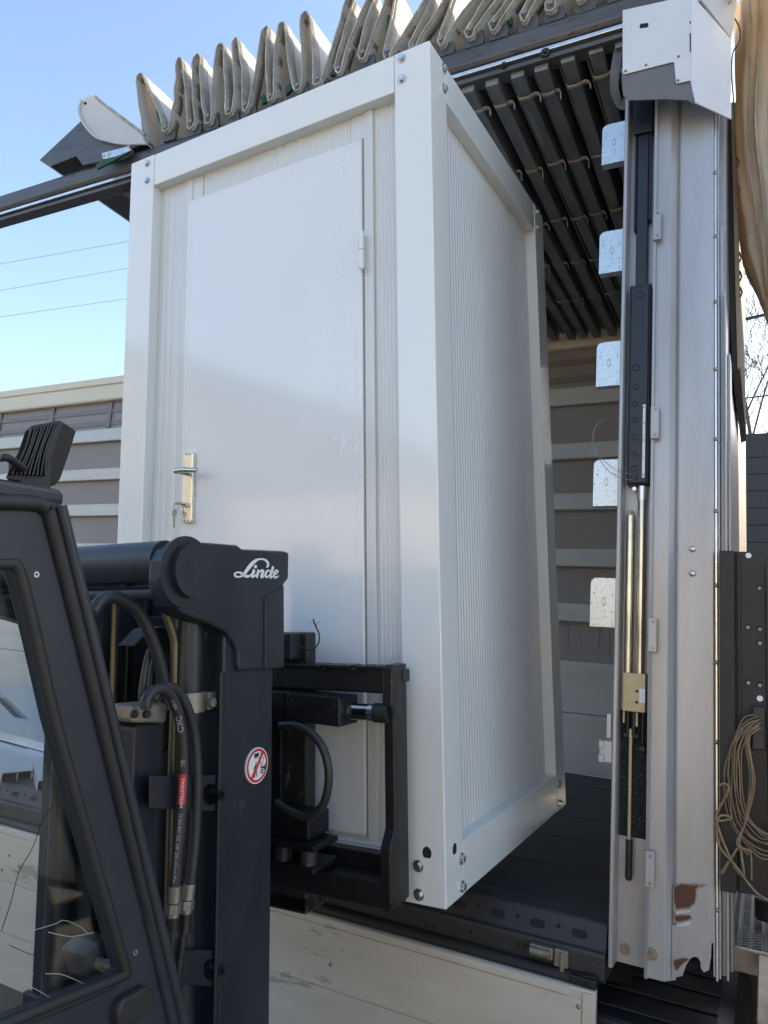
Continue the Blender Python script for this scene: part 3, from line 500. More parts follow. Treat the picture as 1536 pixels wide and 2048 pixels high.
mk('key_ring', MB().tube([(-.915 + .012 * math.cos(a), -.016, 1.066 + .012 * math.sin(a)) for a in [i * math.pi / 8 for i in range(17)]], .001, 6), M_zincd, dr, TC)
for x in (-.903, -.889):
    for z in (1.24, 1.022): mk('plate_screw', MB().cyl((x, .0105, z), (x, .009, z), .0035, n=10), M_zincd, dr, TC)
g = MB()                                   # broken white streaks left by peeled protective film
def streak(x, z0, z1, w, p, jit=.002):
    z = z0
    while z < z1:
        l = random.uniform(.004, .05)
        if random.random() < p:
            pts = [(x + random.uniform(-jit, jit), .0277, z + l * k / 3) for k in range(4)]
            g.ribbon(pts, [w * random.uniform(.3, 1) for _ in pts], (0, -1, 0), .0004)
        z += l + random.uniform(.001, .02)
streak(-.934, .95, 2.0, .004, .7); streak(-.921, 1.25, 2.0, .0035, .8, .001); streak(-.31, 1.2, 2.1, .007, .7, .004); streak(-.335, 1.0, 2.05, .004, .4, .004); streak(-.318, .3, 1.25, .004, .5); streak(-.268, .8, 1.6, .004, .7, .001)
streak(-.868, .99, 1.3, .004, .8); streak(-.936, .98, 1.3, .004, .6); streak(-.262, 1.93, 2.08, .006, .5, .005)
for z in (2.128,):
    x = -.93
    while x < -.25:
        l = random.uniform(.01, .05)
        if random.random() < .5: g.ribbon([(x, .0277, z), (x + l, .0277, z + random.uniform(-.003, .003))], [.002, .002], (0, -1, 0), .0004)
        x += l + .01
tag(mk('film_residue', g, M_glue, dr, TC), kind='stuff')
bm_ = MB().cyl((0, 0, 0), (0, -.0022, 0), .0145, n=24).cyl((0, -.0022, 0), (0, -.010, 0), .0098, .0094, n=6).cyl((0, -.010, 0), (0, -.0105, 0), .006, n=12).mesh('frame_bolt'); bm_.materials.append(M_bolt)
for q, pp in (((-1.116, 2.325), pFL), ((-1.115, 2.259), pFL), ((-.09, 2.332), pFR), ((-.09, 2.262), pFR), ((-.074, .092), pFR), ((-.074, .024), pFR), ((-1.115, .092), pFL), ((-1.115, .024), pFL)):
    inst('frame_bolt', bm_, pp, Matrix.Translation((q[0], -.0002, min(q[1], 2.328))) @ Matrix.Rotation(random.random(), 4, 'Y'), TC)
RZ = Matrix.Rotation(math.pi / 2, 4, 'Z')
for y, z, pp in ((.098, 2.328, pFR), (.098, 2.262, pFR), (.099, .092, pFR), (.099, .024, pFR), (1.02, 2.328, pBR), (1.02, 2.262, pBR), (1.02, .092, pBR), (1.02, .024, pBR)):
    inst('frame_bolt', bm_, pp, Matrix.Translation((.0002, y, z)) @ RZ @ Matrix.Rotation(random.random(), 4, 'Y'), TC)
for c0, ax in (((-.05, -.0004, .126), 1), ((.0004, .058, .126), 0)):
    P = []
    for i in range(24):
        a = 2 * math.pi * i / 24; P.append(Vector(c0) + (Vector((.0125 * math.cos(a), 0, .0155 * max(-.75, math.sin(a)))) if ax == 1 else Vector((0, .0125 * math.cos(a), .0155 * max(-.75, math.sin(a))))))
    mk('lifting_hole', MB().prism(P, (0, .0007, 0) if ax == 1 else (-.0007, 0, 0)), M_hole, pFR, TC)

# ------------------------------------------------------------------ forklift
FB = TC @ Matrix.Translation((-.6, -1.0, 0)); fbase = FB.translation.copy(); fbase.z = 0
fk = thing('forklift', 'dark charcoal forklift with script lettering on its mast, carrying the white cabin', 'forklift', Matrix.Translation(fbase))
XR = -.22
def px(pts, x): return [C(u, v, 0, x) for u, v in pts]
def F(nm, mb, m, parent=None, bevel=.003, **k): return mk(nm, mb, m, parent or fk, TC, bevel, **k)
ZG = -1.12                                 # mast foot in the cabin frame
# outer uprights
up1 = C(463, 1340, 0, XR); up2 = C(566, 1340, 0, XR); y0_, y1_ = -.578, -.414
mr_ = F('mast_upright', MB().prism([(XR, y0_, ZG), (XR, y1_, ZG), (XR - .075, y1_, ZG), (XR - .075, y1_ - .02, ZG), (XR - .018, y1_ - .025, ZG), (XR - .018, y0_ + .03, ZG), (XR - .075, y0_ + .025, ZG), (XR - .075, y0_, ZG)], (0, 0, .84 - ZG)), M_fl, bevel=.004)
F('upright_rib', MB().box(XR - .002, XR + .004, y0_ - .012, y0_ + .006, ZG, .61), M_fl, mr_)
XL = -.76
F('mast_upright', MB().prism([(XL, y0_, ZG), (XL, y1_, ZG), (XL + .075, y1_, ZG), (XL + .075, y1_ - .02, ZG), (XL + .018, y1_ - .025, ZG), (XL + .018, y0_ + .03, ZG), (XL + .075, y0_ + .025, ZG), (XL + .075, y0_, ZG)], (0, 0, .84 - ZG)), M_fl, bevel=.004)
for x, s in ((XR - .085, -1), (XL + .085, 1)):
    F('inner_upright', MB().box(x, x + s * .02, -.545, -.40, ZG + .05, .78).box(x + s * .0, x + s * .06, -.545, -.53, ZG + .05, .78).box(x, x + s * .06, -.415, -.40, ZG + .05, .78), M_fl)
# head plate with rounded tube seat
hp = px(((372, 1083), (430, 1086), (476, 1090), (486, 1098), (570, 1102), (579, 1105), (578, 1158), (568, 1170), (566, 1336), (480, 1343), (477, 1330), (476, 1305), (468, 1285), (452, 1266), (424, 1250), (392, 1238), (366, 1228), (350, 1212), (341, 1190), (338, 1160), (340, 1120), (349, 1098)), XR + .012)
hpl = F('mast_head_plate', MB().prism(hp, (-.055, 0, 0)), M_fl, bevel=.006, seg=3)
F('head_step', MB().prism(px(((528, 1196), (566, 1172), (566, 1334), (528, 1338)), XR + .0125), (.003, 0, 0)), M_fl, hpl)
pc_ = C(374, 1140, 0, XR + .02)
F('tube_cap', MB().cyl((XR + .012, pc_.y + .004, pc_.z - .003), (XR + .016, pc_.y + .004, pc_.z - .003), .068, n=40).cyl((XR + .016, pc_.y + .012, pc_.z), (XR + .03, pc_.y + .012, pc_.z), .052, n=40), M_fl, hpl, .002)
F('cross_tube', MB().cyl((XR - .04, pc_.y + .005, .828), (XL - .03, pc_.y + .005, .828), .041, n=36), M_fl)
F('cross_bar', MB().cyl((XR - .04, pc_.y + .01, .768), (XL - .03, pc_.y + .01, .768), .014, n=16), M_fl)
F('mast_head_plate', MB().prism([(XL - .045, p.y, p.z) for p in hp], (.055, 0, 0)), M_fl, bevel=.006)
F('mast_dark_fill', MB().box(XL + .03, -.345, -.398, -.386, ZG + .1, .84), M_blk); F('top_crossmember', MB().box(XL, -.36, -.42, -.399, .60, .72), M_fl); F('lower_crossmember', MB().box(XL, XR - .02, -.60, -.585, -.25, -.10), M_fl)  # first plate is a black filler added to darken the open mast
# lift cylinders
def cyl_px(uc, y_off, x): return C(uc, 1500, 0, x).y
lc = F('lift_cylinder', MB().cyl((XR - .05, -.625, ZG), (XR - .05, -.625, .775), .029, n=28), M_fl, bevel=0)
F('lift_cylinder', MB().cyl((XL + .12, -.61, ZG), (XL + .12, -.61, .775), .029, n=28), M_fl, bevel=0)
F('free_lift_cylinder', MB().cyl((-.5, -.46, ZG), (-.5, -.46, .42), .04, n=28).cyl((-.5, -.46, .42), (-.5, -.46, .62), .022, n=24), M_fl, bevel=0)
cl = F('cylinder_clamp', MB().ring((XR - .05, -.625, .535), (XR - .05, -.625, .573), .0335, .0295, 32).box(XR - .04, XR - .016, -.603, -.588, .537, .571).box(XR - .05, XR - .018, -.592, -.575, .54, .57), M_zincd, lc, .001)
F('clamp_bolt', MB().cyl((XR - .016, -.598, .552), (XR - .006, -.598, .552), .010, n=6), M_zincd, cl, .001)
for v in (1555, 1905):
    x = XR - .004; b = px(((300, v - 3), (438, v - 5), (448, v + 2), (449, v + 15), (415, v + 13), (408, v + 22), (408, v + 45), (415, v + 55), (450, v + 52), (449, v + 64), (440, v + 68), (300, v + 62)), x)
    br = F('hose_bracket', MB().prism(b, (-.004, 0, 0)), M_fl, bevel=.001)
    q = C(432, v + 33, 0, XR - .01); F('bracket_bolt', MB().cyl((XR - .02, q.y, q.z), (XR + .006, q.y, q.z), .012, n=6).cyl((XR + .006, q.y, q.z), (XR + .014, q.y, q.z), .006, n=12), M_blk, br, .001)
    F('bracket_block', MB().prism(px(((415, v + 12), (462, v + 10), (462, v + 56), (415, v + 56)), XR - .03), (-.03, 0, 0)), M_blk, br)
    for u in (338, 382): q = C(u, v + 38, 0, x); F('bracket_hole', MB().cyl((x - .001, q.y, q.z), (x + .0006, q.y, q.z), .0028, n=10), M_hole, br, 0)
# hose column, pipes
hc = F('hose_column', MB().prism(px(((268, 1455), (278, 1447), (326, 1447), (326, 1460), (300, 2200), (245, 2200)), XR - .03), (-.05, 0, 0)), M_fl, bevel=.004)
F('hose_clamp', MB().prism(px(((263, 1412), (330, 1406), (334, 1412), (334, 1440), (328, 1446), (266, 1446), (262, 1440)), XR - .012), (-.07, 0, 0)), M_zincd, hc, .004)
for u in (268, 293): q = C(u, 1428, 0, XR - .01); F('clamp_screw', MB().cyl((XR - .012, q.y, q.z), (XR - .006, q.y, q.z), .0075, n=14).cyl((XR - .006, q.y, q.z), (XR - .0055, q.y, q.z), .0035, n=6), M_blk, hc, 0)
def pipe(nm, pts, r, m, x=None, n=10, parent=None, pn=6): return F(nm, MB().tube(sm([C(p[0], p[1], 0, p[2] if len(p) > 2 else x) for p in pts], pn), r, n), m, parent, 0)
pipe('hydraulic_pipe', ((327, 1205), (335, 1235), (347, 1275), (350, 1300), (349, 1400), (344, 1550), (338, 1800), (330, 2100)), .0085, M_pipe, XR - .06)
pipe('hydraulic_pipe', ((345, 1215), (356, 1255), (369, 1280), (371, 1300), (369, 1400), (362, 1560), (352, 1800)), .0065, M_pipe, XR - .075)
pipe('hydraulic_pipe', ((384, 1235), (384, 1300), (381, 1400), (378, 1560)), .004, M_blk, XR - .05)
pipe('hydraulic_pipe', ((232, 1180), (230, 1260), (226, 1400), (220, 1600), (214, 2000)), .009, M_pipe, -.55)
F('mast_chain', MB().box(-.43, -.41, -.5, -.48, ZG + .3, .66), M_blk); F('mast_chain', MB().box(-.6, -.58, -.5, -.48, ZG + .3, .66), M_blk)
F('chain_shroud', MB().prism(px(((268, 1292), (300, 1258), (320, 1253), (345, 1254), (352, 1262), (352, 1310), (330, 1296)), XR - .16), (-.05, 0, 0)), M_rub)
# hoses
pipe('hydraulic_hose', ((186, 1225), (200, 1203), (220, 1194), (245, 1200), (275, 1222), (300, 1268), (318, 1320), (328, 1370), (332, 1420)), .012, M_hose, XR - .07, 12)
pipe('hydraulic_hose', ((300, 1300), (292, 1330), (284, 1380), (283, 1412)), .0065, M_hose, XR - .09)
pipe('hydraulic_hose', ((316, 1305), (306, 1330), (300, 1375)), .0065, M_hose, XR - .1)
HX = XR + .012
h1 = ((292, 1418), (293, 1400), (304, 1384), (322, 1378), (340, 1390), (354, 1418), (362, 1455), (366, 1500), (367, 1560), (362, 1640), (354, 1720), (350, 1780))
h2 = ((306, 1400), (318, 1381), (336, 1374), (356, 1384), (374, 1415), (388, 1465), (394, 1540), (393, 1620), (388, 1700), (379, 1775))
ho = pipe('hydraulic_hose', h2, .0098, M_hose, HX - .012, 14); hs1 = pipe('hydraulic_hose', h1, .0098, M_hose, HX, 14)
for (u0, v0), (u1, v1), hx, hh in (((350, 1772), (344, 1858), HX, hs1), ((379, 1768), (368, 1850), HX - .012, ho)):
    a, b = C(u0, v0, 0, hx), C(u1, v1, 0, hx); d = b - a
    F('hose_ferrule', MB().cyl(a, a + d * .38, .0115, n=20).cyl(a + d * .40, a + d * .62, .0135, n=6).cyl(a + d * .62, a + d * .72, .0105, n=20), M_zincd, hh, .001)
    F('hose_union', MB().cyl(a + d * .72, b, .0125, n=20).cyl(b, b + d * .2, .014, n=8).cyl(b + d * .2, b + d * 1.6, .009, n=14), M_blk, hh, .001)
# lettering on the hose: letters wrapped round it
def wrap_text(s, pts, x, r, mtl, parent, size, v0, vdir=1, side=.2):
    P = sm([C(p[0], p[1], 0, x) for p in pts], 10); cum = [0]
    for i in range(1, len(P)): cum.append(cum[-1] + (P[i] - P[i - 1]).length)
    c = bpy.data.curves.new('t', 'FONT'); c.body = s; c.size = size; c.align_y = 'CENTER'; t = bpy.data.objects.new('t', c); COL.objects.link(t); bpy.context.view_layer.update()
    me = bpy.data.meshes.new_from_object(t.evaluated_get(bpy.context.evaluated_depsgraph_get())); bpy.data.objects.remove(t)
    i0 = min(range(len(P)), key=lambda i: abs(TCprox(P[i]) - v0)); Mi = rootM(parent).inverted() @ TC
    for vt in me.vertices:
        sarc = cum[i0] + vt.co.x; i = 0
        while i < len(P) - 2 and cum[i + 1] < sarc: i += 1
        q = P[i] + (P[i + 1] - P[i]) * ((sarc - cum[i]) / max(1e-6, cum[i + 1] - cum[i])); tg = (P[i + 1] - P[i]).normalized()
        vw = (CC - q).normalized(); vw = (vw - tg * vw.dot(tg)).normalized(); sd_ = tg.cross(vw)
        a = -vt.co.y / r + side; vt.co = Mi @ (q + (vw * math.cos(a) + sd_ * math.sin(a)) * (r + .0006))
    me.materials.clear(); me.materials.append(mtl); me.name = 'hose_print'; o = bpy.data.objects.new('hose_print', me); COL.objects.link(o); o.parent = parent; return o
def TCprox(p):                             # pixel row of a cabin-frame point
    d = MW.transposed() @ (TC @ p - CAM); return 1024 - FPX * d.z / d.y
for s, m, v, sz in (('C-8581', M_hosep, 1394, .008), ('DKD', M_hosep, 1428, .015), ('SEL', M_hosep, 1518, .0095)):
    wrap_text(s, h1[3:], HX, .0098, m, hs1, sz, v)
wrap_text('TS EN 857 1SC 3/8" DN 10 mm Max. W.P. 180 BAR', h1[3:], HX, .0098, M_hosep, hs1, .0078, 1622)
PB = sm([C(p[0], p[1], 0, HX) for p in h1[3:]], 10); bl = [p for p in PB if 1543 < TCprox(p) < 1612]
mbl = MB(); vv = []
for i, p in enumerate(bl):
    tg = (bl[min(i + 1, len(bl) - 1)] - bl[max(i - 1, 0)]).normalized(); vw = (CC - p).normalized(); vw = (vw - tg * vw.dot(tg)).normalized(); sd_ = tg.cross(vw)
    vv.append([p + (vw * math.cos(a) + sd_ * math.sin(a)) * .0101 for a in (-.55, -.2, .2, .6, .95)])
mbl.add([q for r in vv for q in r], [(i * 5 + k, i * 5 + k + 1, i * 5 + k + 6, i * 5 + k + 5) for i in range(len(bl) - 1) for k in range(4)], True)
F('hose_band', mbl, M_decr, hs1, 0)
wrap_text('TWINSTREAM', h1[3:], HX, .0101, M_decw, hs1, .0085, 1556)
# script lettering on the head plate
LOGO = [[(1010, 490, 20), (1055, 440, 62), (1060, 380, 68), (1015, 305, 52), (935, 262, 36), (850, 252, 30), (760, 275, 45), (660, 340, 74), (560, 445, 84), (470, 560, 80), (400, 660, 68), (340, 715, 48), (270, 748, 32), (210, 752, 32), (145, 722, 48), (128, 680, 46), (160, 638, 32), (230, 622, 30), (310, 648, 46), (390, 700, 56), (470, 738, 54), (540, 722, 40), (600, 680, 28)],
        [(675, 548, 78), (640, 650, 74), (612, 725, 70), (640, 748, 42), (700, 705, 26), (760, 640, 20)],
        [(800, 556, 72), (770, 660, 76), (732, 768, 80)], [(775, 690, 22), (830, 605, 36), (900, 568, 48), (922, 610, 68), (892, 690, 74), (872, 745, 64), (920, 748, 36), (985, 690, 22)],
        [(1125, 610, 34), (1085, 568, 32), (1020, 605, 52), (992, 680, 64), (1010, 752, 46), (1060, 742, 32), (1120, 660, 24)], [(1205, 460, 76), (1165, 600, 72), (1122, 735, 66), (1150, 764, 40), (1215, 710, 22)],
        [(1225, 700, 24), (1290, 655, 34), (1338, 605, 34), (1320, 568, 34), (1270, 585, 44), (1228, 660, 58), (1232, 740, 58), (1280, 768, 40), (1362, 722, 18)]]
kx = (C(520, 1140, 0, XR) - C(519, 1140, 0, XR)).length / 13.96
lg = MB(); XLG = XR + .0135
for st in LOGO:
    P = sm([(a, b, w) for a, b, w in st], 5); lg.ribbon([C(460 + p.x / 13.96, 1100 + p.y / 13.96, 0, XLG) for p in P], [max(6, p.z) * kx * .9 for p in P], (1, 0, 0), .0004)
lg.prism([C(460 + (710 + 40 * math.cos(a)) / 13.96, 1100 + (465 + 50 * math.sin(a)) / 13.96, 0, XLG) for a in [i * math.pi / 10 for i in range(20)]], (.0004, 0, 0))
F('script_lettering', lg, M_decw, hpl, 0)
# prohibition sticker
xs = XR + .0045; c1, c2 = C(520, 1494, 0, xs), C(509, 1569, 0, xs); cc_ = (c1 + c2) / 2; cc_ = C(514.5, 1531, 0, xs); rr = abs(c1.z - c2.z) / 2
stk = F('warning_sticker', MB().cyl((XR + .0005, cc_.y, cc_.z), (xs, cc_.y, cc_.z), rr, n=48), M_decw, mr_, 0)
F('red_ring', MB().ring((xs, cc_.y, cc_.z), (xs + .0004, cc_.y, cc_.z), rr * .94, rr * .79, 48).prism([Vector((xs, cc_.y, cc_.z)) + Vector((0, math.cos(a) * rr * .86 + o * math.cos(a + 1.57), math.sin(a) * rr * .86 + o * math.sin(a + 1.57))) for a, o in ((.92, .0035), (.92, -.0035), (.92 + math.pi, .0035), (.92 + math.pi, -.0035))], (.0007, 0, 0)), M_decr, stk, 0)
def sp(pts): return [C(480 + a / 20.48, 1480 + b / 20.48, 0, xs) for a, b in pts]
pg = MB()
for poly in (((580, 580), (775, 510), (775, 660), (590, 740)), ((595, 765), (830, 690), (830, 710), (600, 785)), ((845, 480), (860, 480), (862, 700), (848, 700)), ((640, 975), (675, 985), (670, 1050), (545, 1240), (525, 1235), (610, 1060)), ((610, 1060), (690, 1040), (700, 1180), (690, 1200), (695, 1500), (670, 1500), (655, 1290), (600, 1560), (570, 1555), (600, 1250)), ((690, 1060), (750, 1150), (735, 1180), (680, 1100)), ((965, 650), (980, 655), (920, 1050), (905, 1050)), ((835, 880), (855, 880), (870, 1080), (1000, 1060), (1030, 950), (1070, 950), (1070, 1100), (1010, 1220), (960, 1160), (880, 1140), (845, 1170))):
    pg.prism(sp(poly), (.00035, 0, 0))
hd_ = sp(((650, 920),))[0]; pg.cyl(hd_, hd_ + Vector((.00035, 0, 0)), .0016, n=12)
wc = sp(((895, 1275),))[0]; pg.ring(wc, wc + Vector((.00035, 0, 0)), .0052, .0024, 20)
F('sticker_pictogram', pg, M_deck_, stk, 0)
# carriage and side shifter
ca = F('carriage', MB().box(-1.16, -.078, -.120, -.075, .525, .586), M_blk, bevel=.006)
F('carriage_top_bar', MB().box(-1.15, -.07, -.075, -.04, .55, .582), M_blk, ca)
for a, b in ((-.43, -.29), (-.28, -.20), (-.185, -.155), (-.145, -.09)): F('rail_notch', MB().box(a, b, -.125, -.06, .583, .592), M_blk, ca, .002)
ep = [(y, z) for y, z in ((-.125, .59), (-.115, .596), (-.05, .596), (-.05, .035), (-.13, .03), (-.145, .045), (-.145, .17), (-.12, .21), (-.12, .47), (-.13, .5))]
F('end_plate', MB().prism([(-.074, y, z) for y, z in ep], (-.030, 0, 0)), M_blk, ca, .005)
F('end_plate', MB().prism([(-1.16, y, z) for y, z in ep], (.05, 0, 0)), M_blk, ca, .005)
F('carriage_lower_bar', MB().box(-1.16, -.075, -.14, -.06, .03, .09), M_blk, ca, .006)
F('lower_ledge', MB().box(-1.1, -.10, -.06, -.025, .06, .125), M_blk, ca, .004)
F('shift_cylinder_housing', MB().box(-.62, -.36, -.15, -.075, .445, .522).prism([(-.365, -.163, .522), (-.205, -.163, .516), (-.205, -.163, .444), (-.365, -.163, .452)], (0, .09, 0)), M_blk, ca, .004)
for x, z in ((-.35, .503), (-.22, .498)): F('housing_screw', MB().cyl((x, -.1645, z), (x, -.162, z), .005, n=10), M_hole, ca, 0)
F('shift_rod', MB().cyl((-.22, -.115, .478), (-.115, -.115, .478), .021, n=24), M_chrome, ca, 0); F('rod_collar', MB().cyl((-.145, -.115, .478), (-.13, -.115, .478), .0225, n=24), M_bolt, ca, 0)
F('rod_boot', MB().cyl((-.13, -.115, .478), (-.09, -.115, .478), .024, n=24), M_rub, ca, .002); F('rod_boot', MB().cyl((-.225, -.115, .478), (-.20, -.115, .478), .025, n=24), M_rub, ca, .002)
for x in (-.425, -.90):
    fo = F('fork', MB().box(x - .06, x + .06, -.075, -.028, -.05, .672).box(x - .06, x + .06, -.075, .95, -.052, -.006), M_worn, bevel=.006)
    F('fork_hook', MB().box(x - .05, x + .045, -.13, -.03, .60, .672).cyl((x - .02, -.14, .64), (x - .02, -.12, .64), .02, n=18), M_blk, fo, .005)
for x in (-.44, -.85): F('backing_plate', MB().box(x - .09, x + .01, -.10, -.078, .13, .52), M_blk, ca)
F('roller_block', MB().box(-.47, -.295, -.165, -.07, .165, .222), M_blk, ca, .004)
F('roller_arm', MB().box(-.47, -.262, -.19, -.08, .148, .163).box(-.47, -.262, -.19, -.08, .098, .112), M_blk, ca, .003)
for x in (-.37, -.292): F('guide_roller', MB().cyl((x, -.168, .113), (x, -.168, .147), .022, n=24), M_worn, ca, .002)
F('carriage_frame', MB().box(-.98, -.44, -.40, -.165, .44, .50).box(-.98, -.44, -.40, -.165, .05, .12).box(-.95, -.86, -.4, -.165, .05, .5).box(-.53, -.45, -.4, -.165, .05, .5), M_blk, ca, .004)
pipe('hydraulic_hose', ((566, 1453), (590, 1450), (620, 1463), (645, 1495), (658, 1540), (655, 1585), (640, 1620), (610, 1632), (580, 1622), (555, 1605)), .0105, M_hose, -.27, 12) if False else \
    F('hydraulic_hose', MB().tube(sm([C(u, v, 1, -.2) for u, v in ((560, 1452), (590, 1452), (620, 1465), (645, 1495), (657, 1540), (654, 1585), (640, 1618), (610, 1632), (580, 1622), (552, 1604))]), .0105, 12), M_hose, ca, 0)
F('loose_wire', MB().tube(sm([C(u, v, 1, -.13) for u, v in ((570, 1275), (595, 1292), (620, 1300), (636, 1288), (638, 1268), (632, 1254), (626, 1238))]), .002, 6), M_rub, ca, 0)
F('loose_wire', MB().tube(sm([C(u, v, 1, -.13) for u, v in ((632, 1254), (634, 1247), (640, 1244))]), .001, 5).tube([C(630, 1248, 1, -.13), C(620, 1243, 1, -.13)], .0009, 5), M_cable, ca, 0)

# cab: roof guard, pillar, door with window
XS = -.1
def cabp(pts, x=XS): return px(pts, x)
cabr = F('cab_roof', MB().prism([(XS, p.y, p.z) for p in cabp(((126, 978), (131, 990), (131, 1012), (90, 1008), (0, 998)))] + [(XS, -2.3, .87), (XS, -2.3, .915)] + [(XS, cabp(((0, 955),))[0].y, cabp(((0, 955),))[0].z)], (-1.02, 0, 0)), M_flcab, bevel=.008, seg=3)
pil = F('front_pillar', MB().prism(cabp(((129, 1000), (204, 1300), (382, 2048), (470, 2420), (420, 2420), (345, 2048), (172, 1300), (106, 1010)), XS + .012), (-.06, 0, 0)), M_flcab, bevel=.012, seg=4)
F('pillar_ridge', MB().tube(cabp(((122, 1012), (192, 1300), (368, 2048), (455, 2420)), XS + .014), .008, 8), M_flcab, pil, 0)
q_ = cabp(((470, 2420), (420, 2420)), XS)
F('front_pillar', MB().prism([(XS - 1.02 + .012, p.y, p.z) for p in cabp(((129, 1000), (204, 1300), (382, 2048), (470, 2420), (420, 2420), (345, 2048), (172, 1300), (106, 1010)), XS)], (.06, 0, 0)), M_flcab, bevel=.012)
win = ((-60, 1130), (10, 1128), (34, 1133), (52, 1190), (78, 1300), (110, 1440), (150, 1585), (200, 1760), (247, 1925), (252, 1943), (236, 1955), (100, 2010), (-60, 2075))
outer = ((-60, 1006), (60, 1008), (88, 1016), (102, 1040), (166, 1300), (350, 2048), (430, 2380), (-200, 2380), (-200, 1006))
WN = cabp(win); ZW = WN[0]
dpoly = cabp(((-60, 1006), (60, 1008), (86, 1016), (100, 1040), (166, 1300), (350, 2048), (430, 2380), (200, 2440), (-60, 2490), (-60, 2075), (100, 2010), (236, 1955), (252, 1943), (247, 1925), (200, 1760), (150, 1585), (110, 1440), (78, 1300), (52, 1190), (34, 1133), (10, 1128), (-60, 1130)), XS)
cd_ = F('cab_door', MB().prism(dpoly, (-.035, 0, 0)), M_flcab, bevel=.004)
F('door_seal', MB().tube(sm(cabp(((-60, 1003), (60, 1006), (90, 1016), (104, 1042), (169, 1300), (260, 1670), (353, 2048), (430, 2370)), XS + .003), 8), .011, 8), M_rub, cd_, 0)
F('window_gasket', MB().tube(sm(cabp(win, XS - .004), 4), .0085, 8), M_rub, cd_, 0)
F('window_pane', MB().prism(cabp(win, XS - .02), (-.004, 0, 0)), M_glass, cd_, 0)
ck = MB(); cD = MB(); XG = XS - .0195
for pts, r in ((((150, 1545), (300, 1500), (350, 1480), (430, 1510), (480, 1550)), .0004), (((265, 1545), (330, 1560), (400, 1568), (510, 1548)), .0005), (((20, 1760), (110, 1750), (185, 1775)), .0004), (((250, 1773), (330, 1775), (400, 1800), (460, 1828)), .0005), (((110, 1815), (200, 1860), (285, 1910)), .0005)):
    ck.tube(sm([C(a / 2.7375, 1300 + b / 2.7375, 0, XG) for a, b in pts]), r, 5)
F('glass_crack', ck, M_hosep, cd_, 0)
cD.tube(sm([C(a / 2.7375, 1300 + b / 2.7375, 0, XG) for a, b in ((290, 850), (230, 940), (180, 1080), (105, 1215), (60, 1380), (5, 1545))]), .0006, 5).tube([C(a / 2.7375, 1300 + b / 2.7375, 0, XG) for a, b in ((50, 1615), (150, 1660), (250, 1690))], .0005, 5)
F('glass_crack', cD, M_hole, cd_, 0)
for u, v in ((72, 1149), (270, 1905)):
    q = C(u, v, 0, XS); F('door_screw', MB().cyl(q - Vector((.001, 0, 0)), q + Vector((.0015, 0, 0)), .0042, n=16), M_bolt, cd_, 0); F('door_screw', MB().cyl(q + Vector((.0015, 0, 0)), q + Vector((.0018, 0, 0)), .0018, n=6), M_hole, cd_, 0)
dh = F('door_handle', MB().prism(cabp(((235, 2030), (245, 2000), (295, 1972), (312, 1985), (300, 2020), (270, 2048), (240, 2060)), XS + .016), (-.02, 0, 0)), M_rub, cd_, .005)
F('door_groove', MB().tube(cabp(((60, 2048), (130, 2020), (235, 1975)), XS + .0005), .0015, 5), M_hole, cd_, 0)
mc = C(190, 1900, 0, -.32)
F('pillar_bracket', MB().prism(px(((168, 1912), (195, 1885), (225, 1872), (225, 1950), (183, 1958)), -.3), (-.06, 0, 0)), M_fl); qb = C(200, 1928, 0, -.295); F('bracket_bolt', MB().cyl(qb - Vector((.01, 0, 0)), qb + Vector((.012, 0, 0)), .011, n=6).cyl(qb, qb + Vector((.022, 0, 0)), .006, n=12), M_zincd)
# steering wheel and seat inside the cab
F('steering_wheel', MB().tube([(-.52 + .17 * math.cos(a), -1.32 + .10 * math.sin(a), .12 + .13 * math.sin(a)) for a in [i * math.pi / 16 for i in range(33)]], .015, 10).cyl((-.52, -1.32, .12), (-.52, -1.1, -.2), .025), M_rub, bevel=0)
F('dashboard', MB().prism([(-.25, -1.2, -.3), (-.25, -1.02, -.34), (-.25, -.95, -.6), (-.25, -1.2, -.6)], (-.75, 0, 0)), M_plastic, bevel=.02)
F('seat', MB().box(-.85, -.36, -2.1, -1.6, -.42, -.28).box(-.83, -.38, -2.15, -2.02, -.3, .35), M_rub, bevel=.04)
# lower body, counterweight, wheels
F('chassis', MB().box(-1.1, -.1, -2.5, -.75, -.95, -.45), M_flcab, bevel=.03)
F('counterweight', MB().prism([(-1.1, -2.3, -.9), (-1.1, -2.3, -.1), (-1.1, -2.75, -.15), (-1.1, -2.9, -.5), (-1.1, -2.75, -.9)], (1.0, 0, 0)), M_red, bevel=.05)
F('rear_pillar', MB().box(-.16, -.1, -2.3, -2.24, -.1, .88).box(-1.1, -1.04, -2.3, -2.24, -.1, .88), M_flcab, bevel=.01)
for x, s in ((-.17, 1), (-1.03, -1)):
    for y, r in ((-.75, .29), (-2.3, .24)):
        cw = TCI @ ((TC @ Vector((x, y, 0))) * 1); cw = TC @ Vector((x, y, 0)); cw.z = r + .002
        wh = mk('wheel', MB().lathe(cw, (s, 0, 0), [(-.09, r * .6), (-.1, r * .75), (-.085, r * .97), (-.05, r), (.05, r), (.085, r * .97), (.1, r * .75), (.09, r * .6)], 36), M_tyre, fk)
        mk('wheel_hub', MB().lathe(cw, (s, 0, 0), [(.09, r * .6), (.05, r * .5), (.07, r * .2), (.07, 0)], 28), M_zincd, wh)
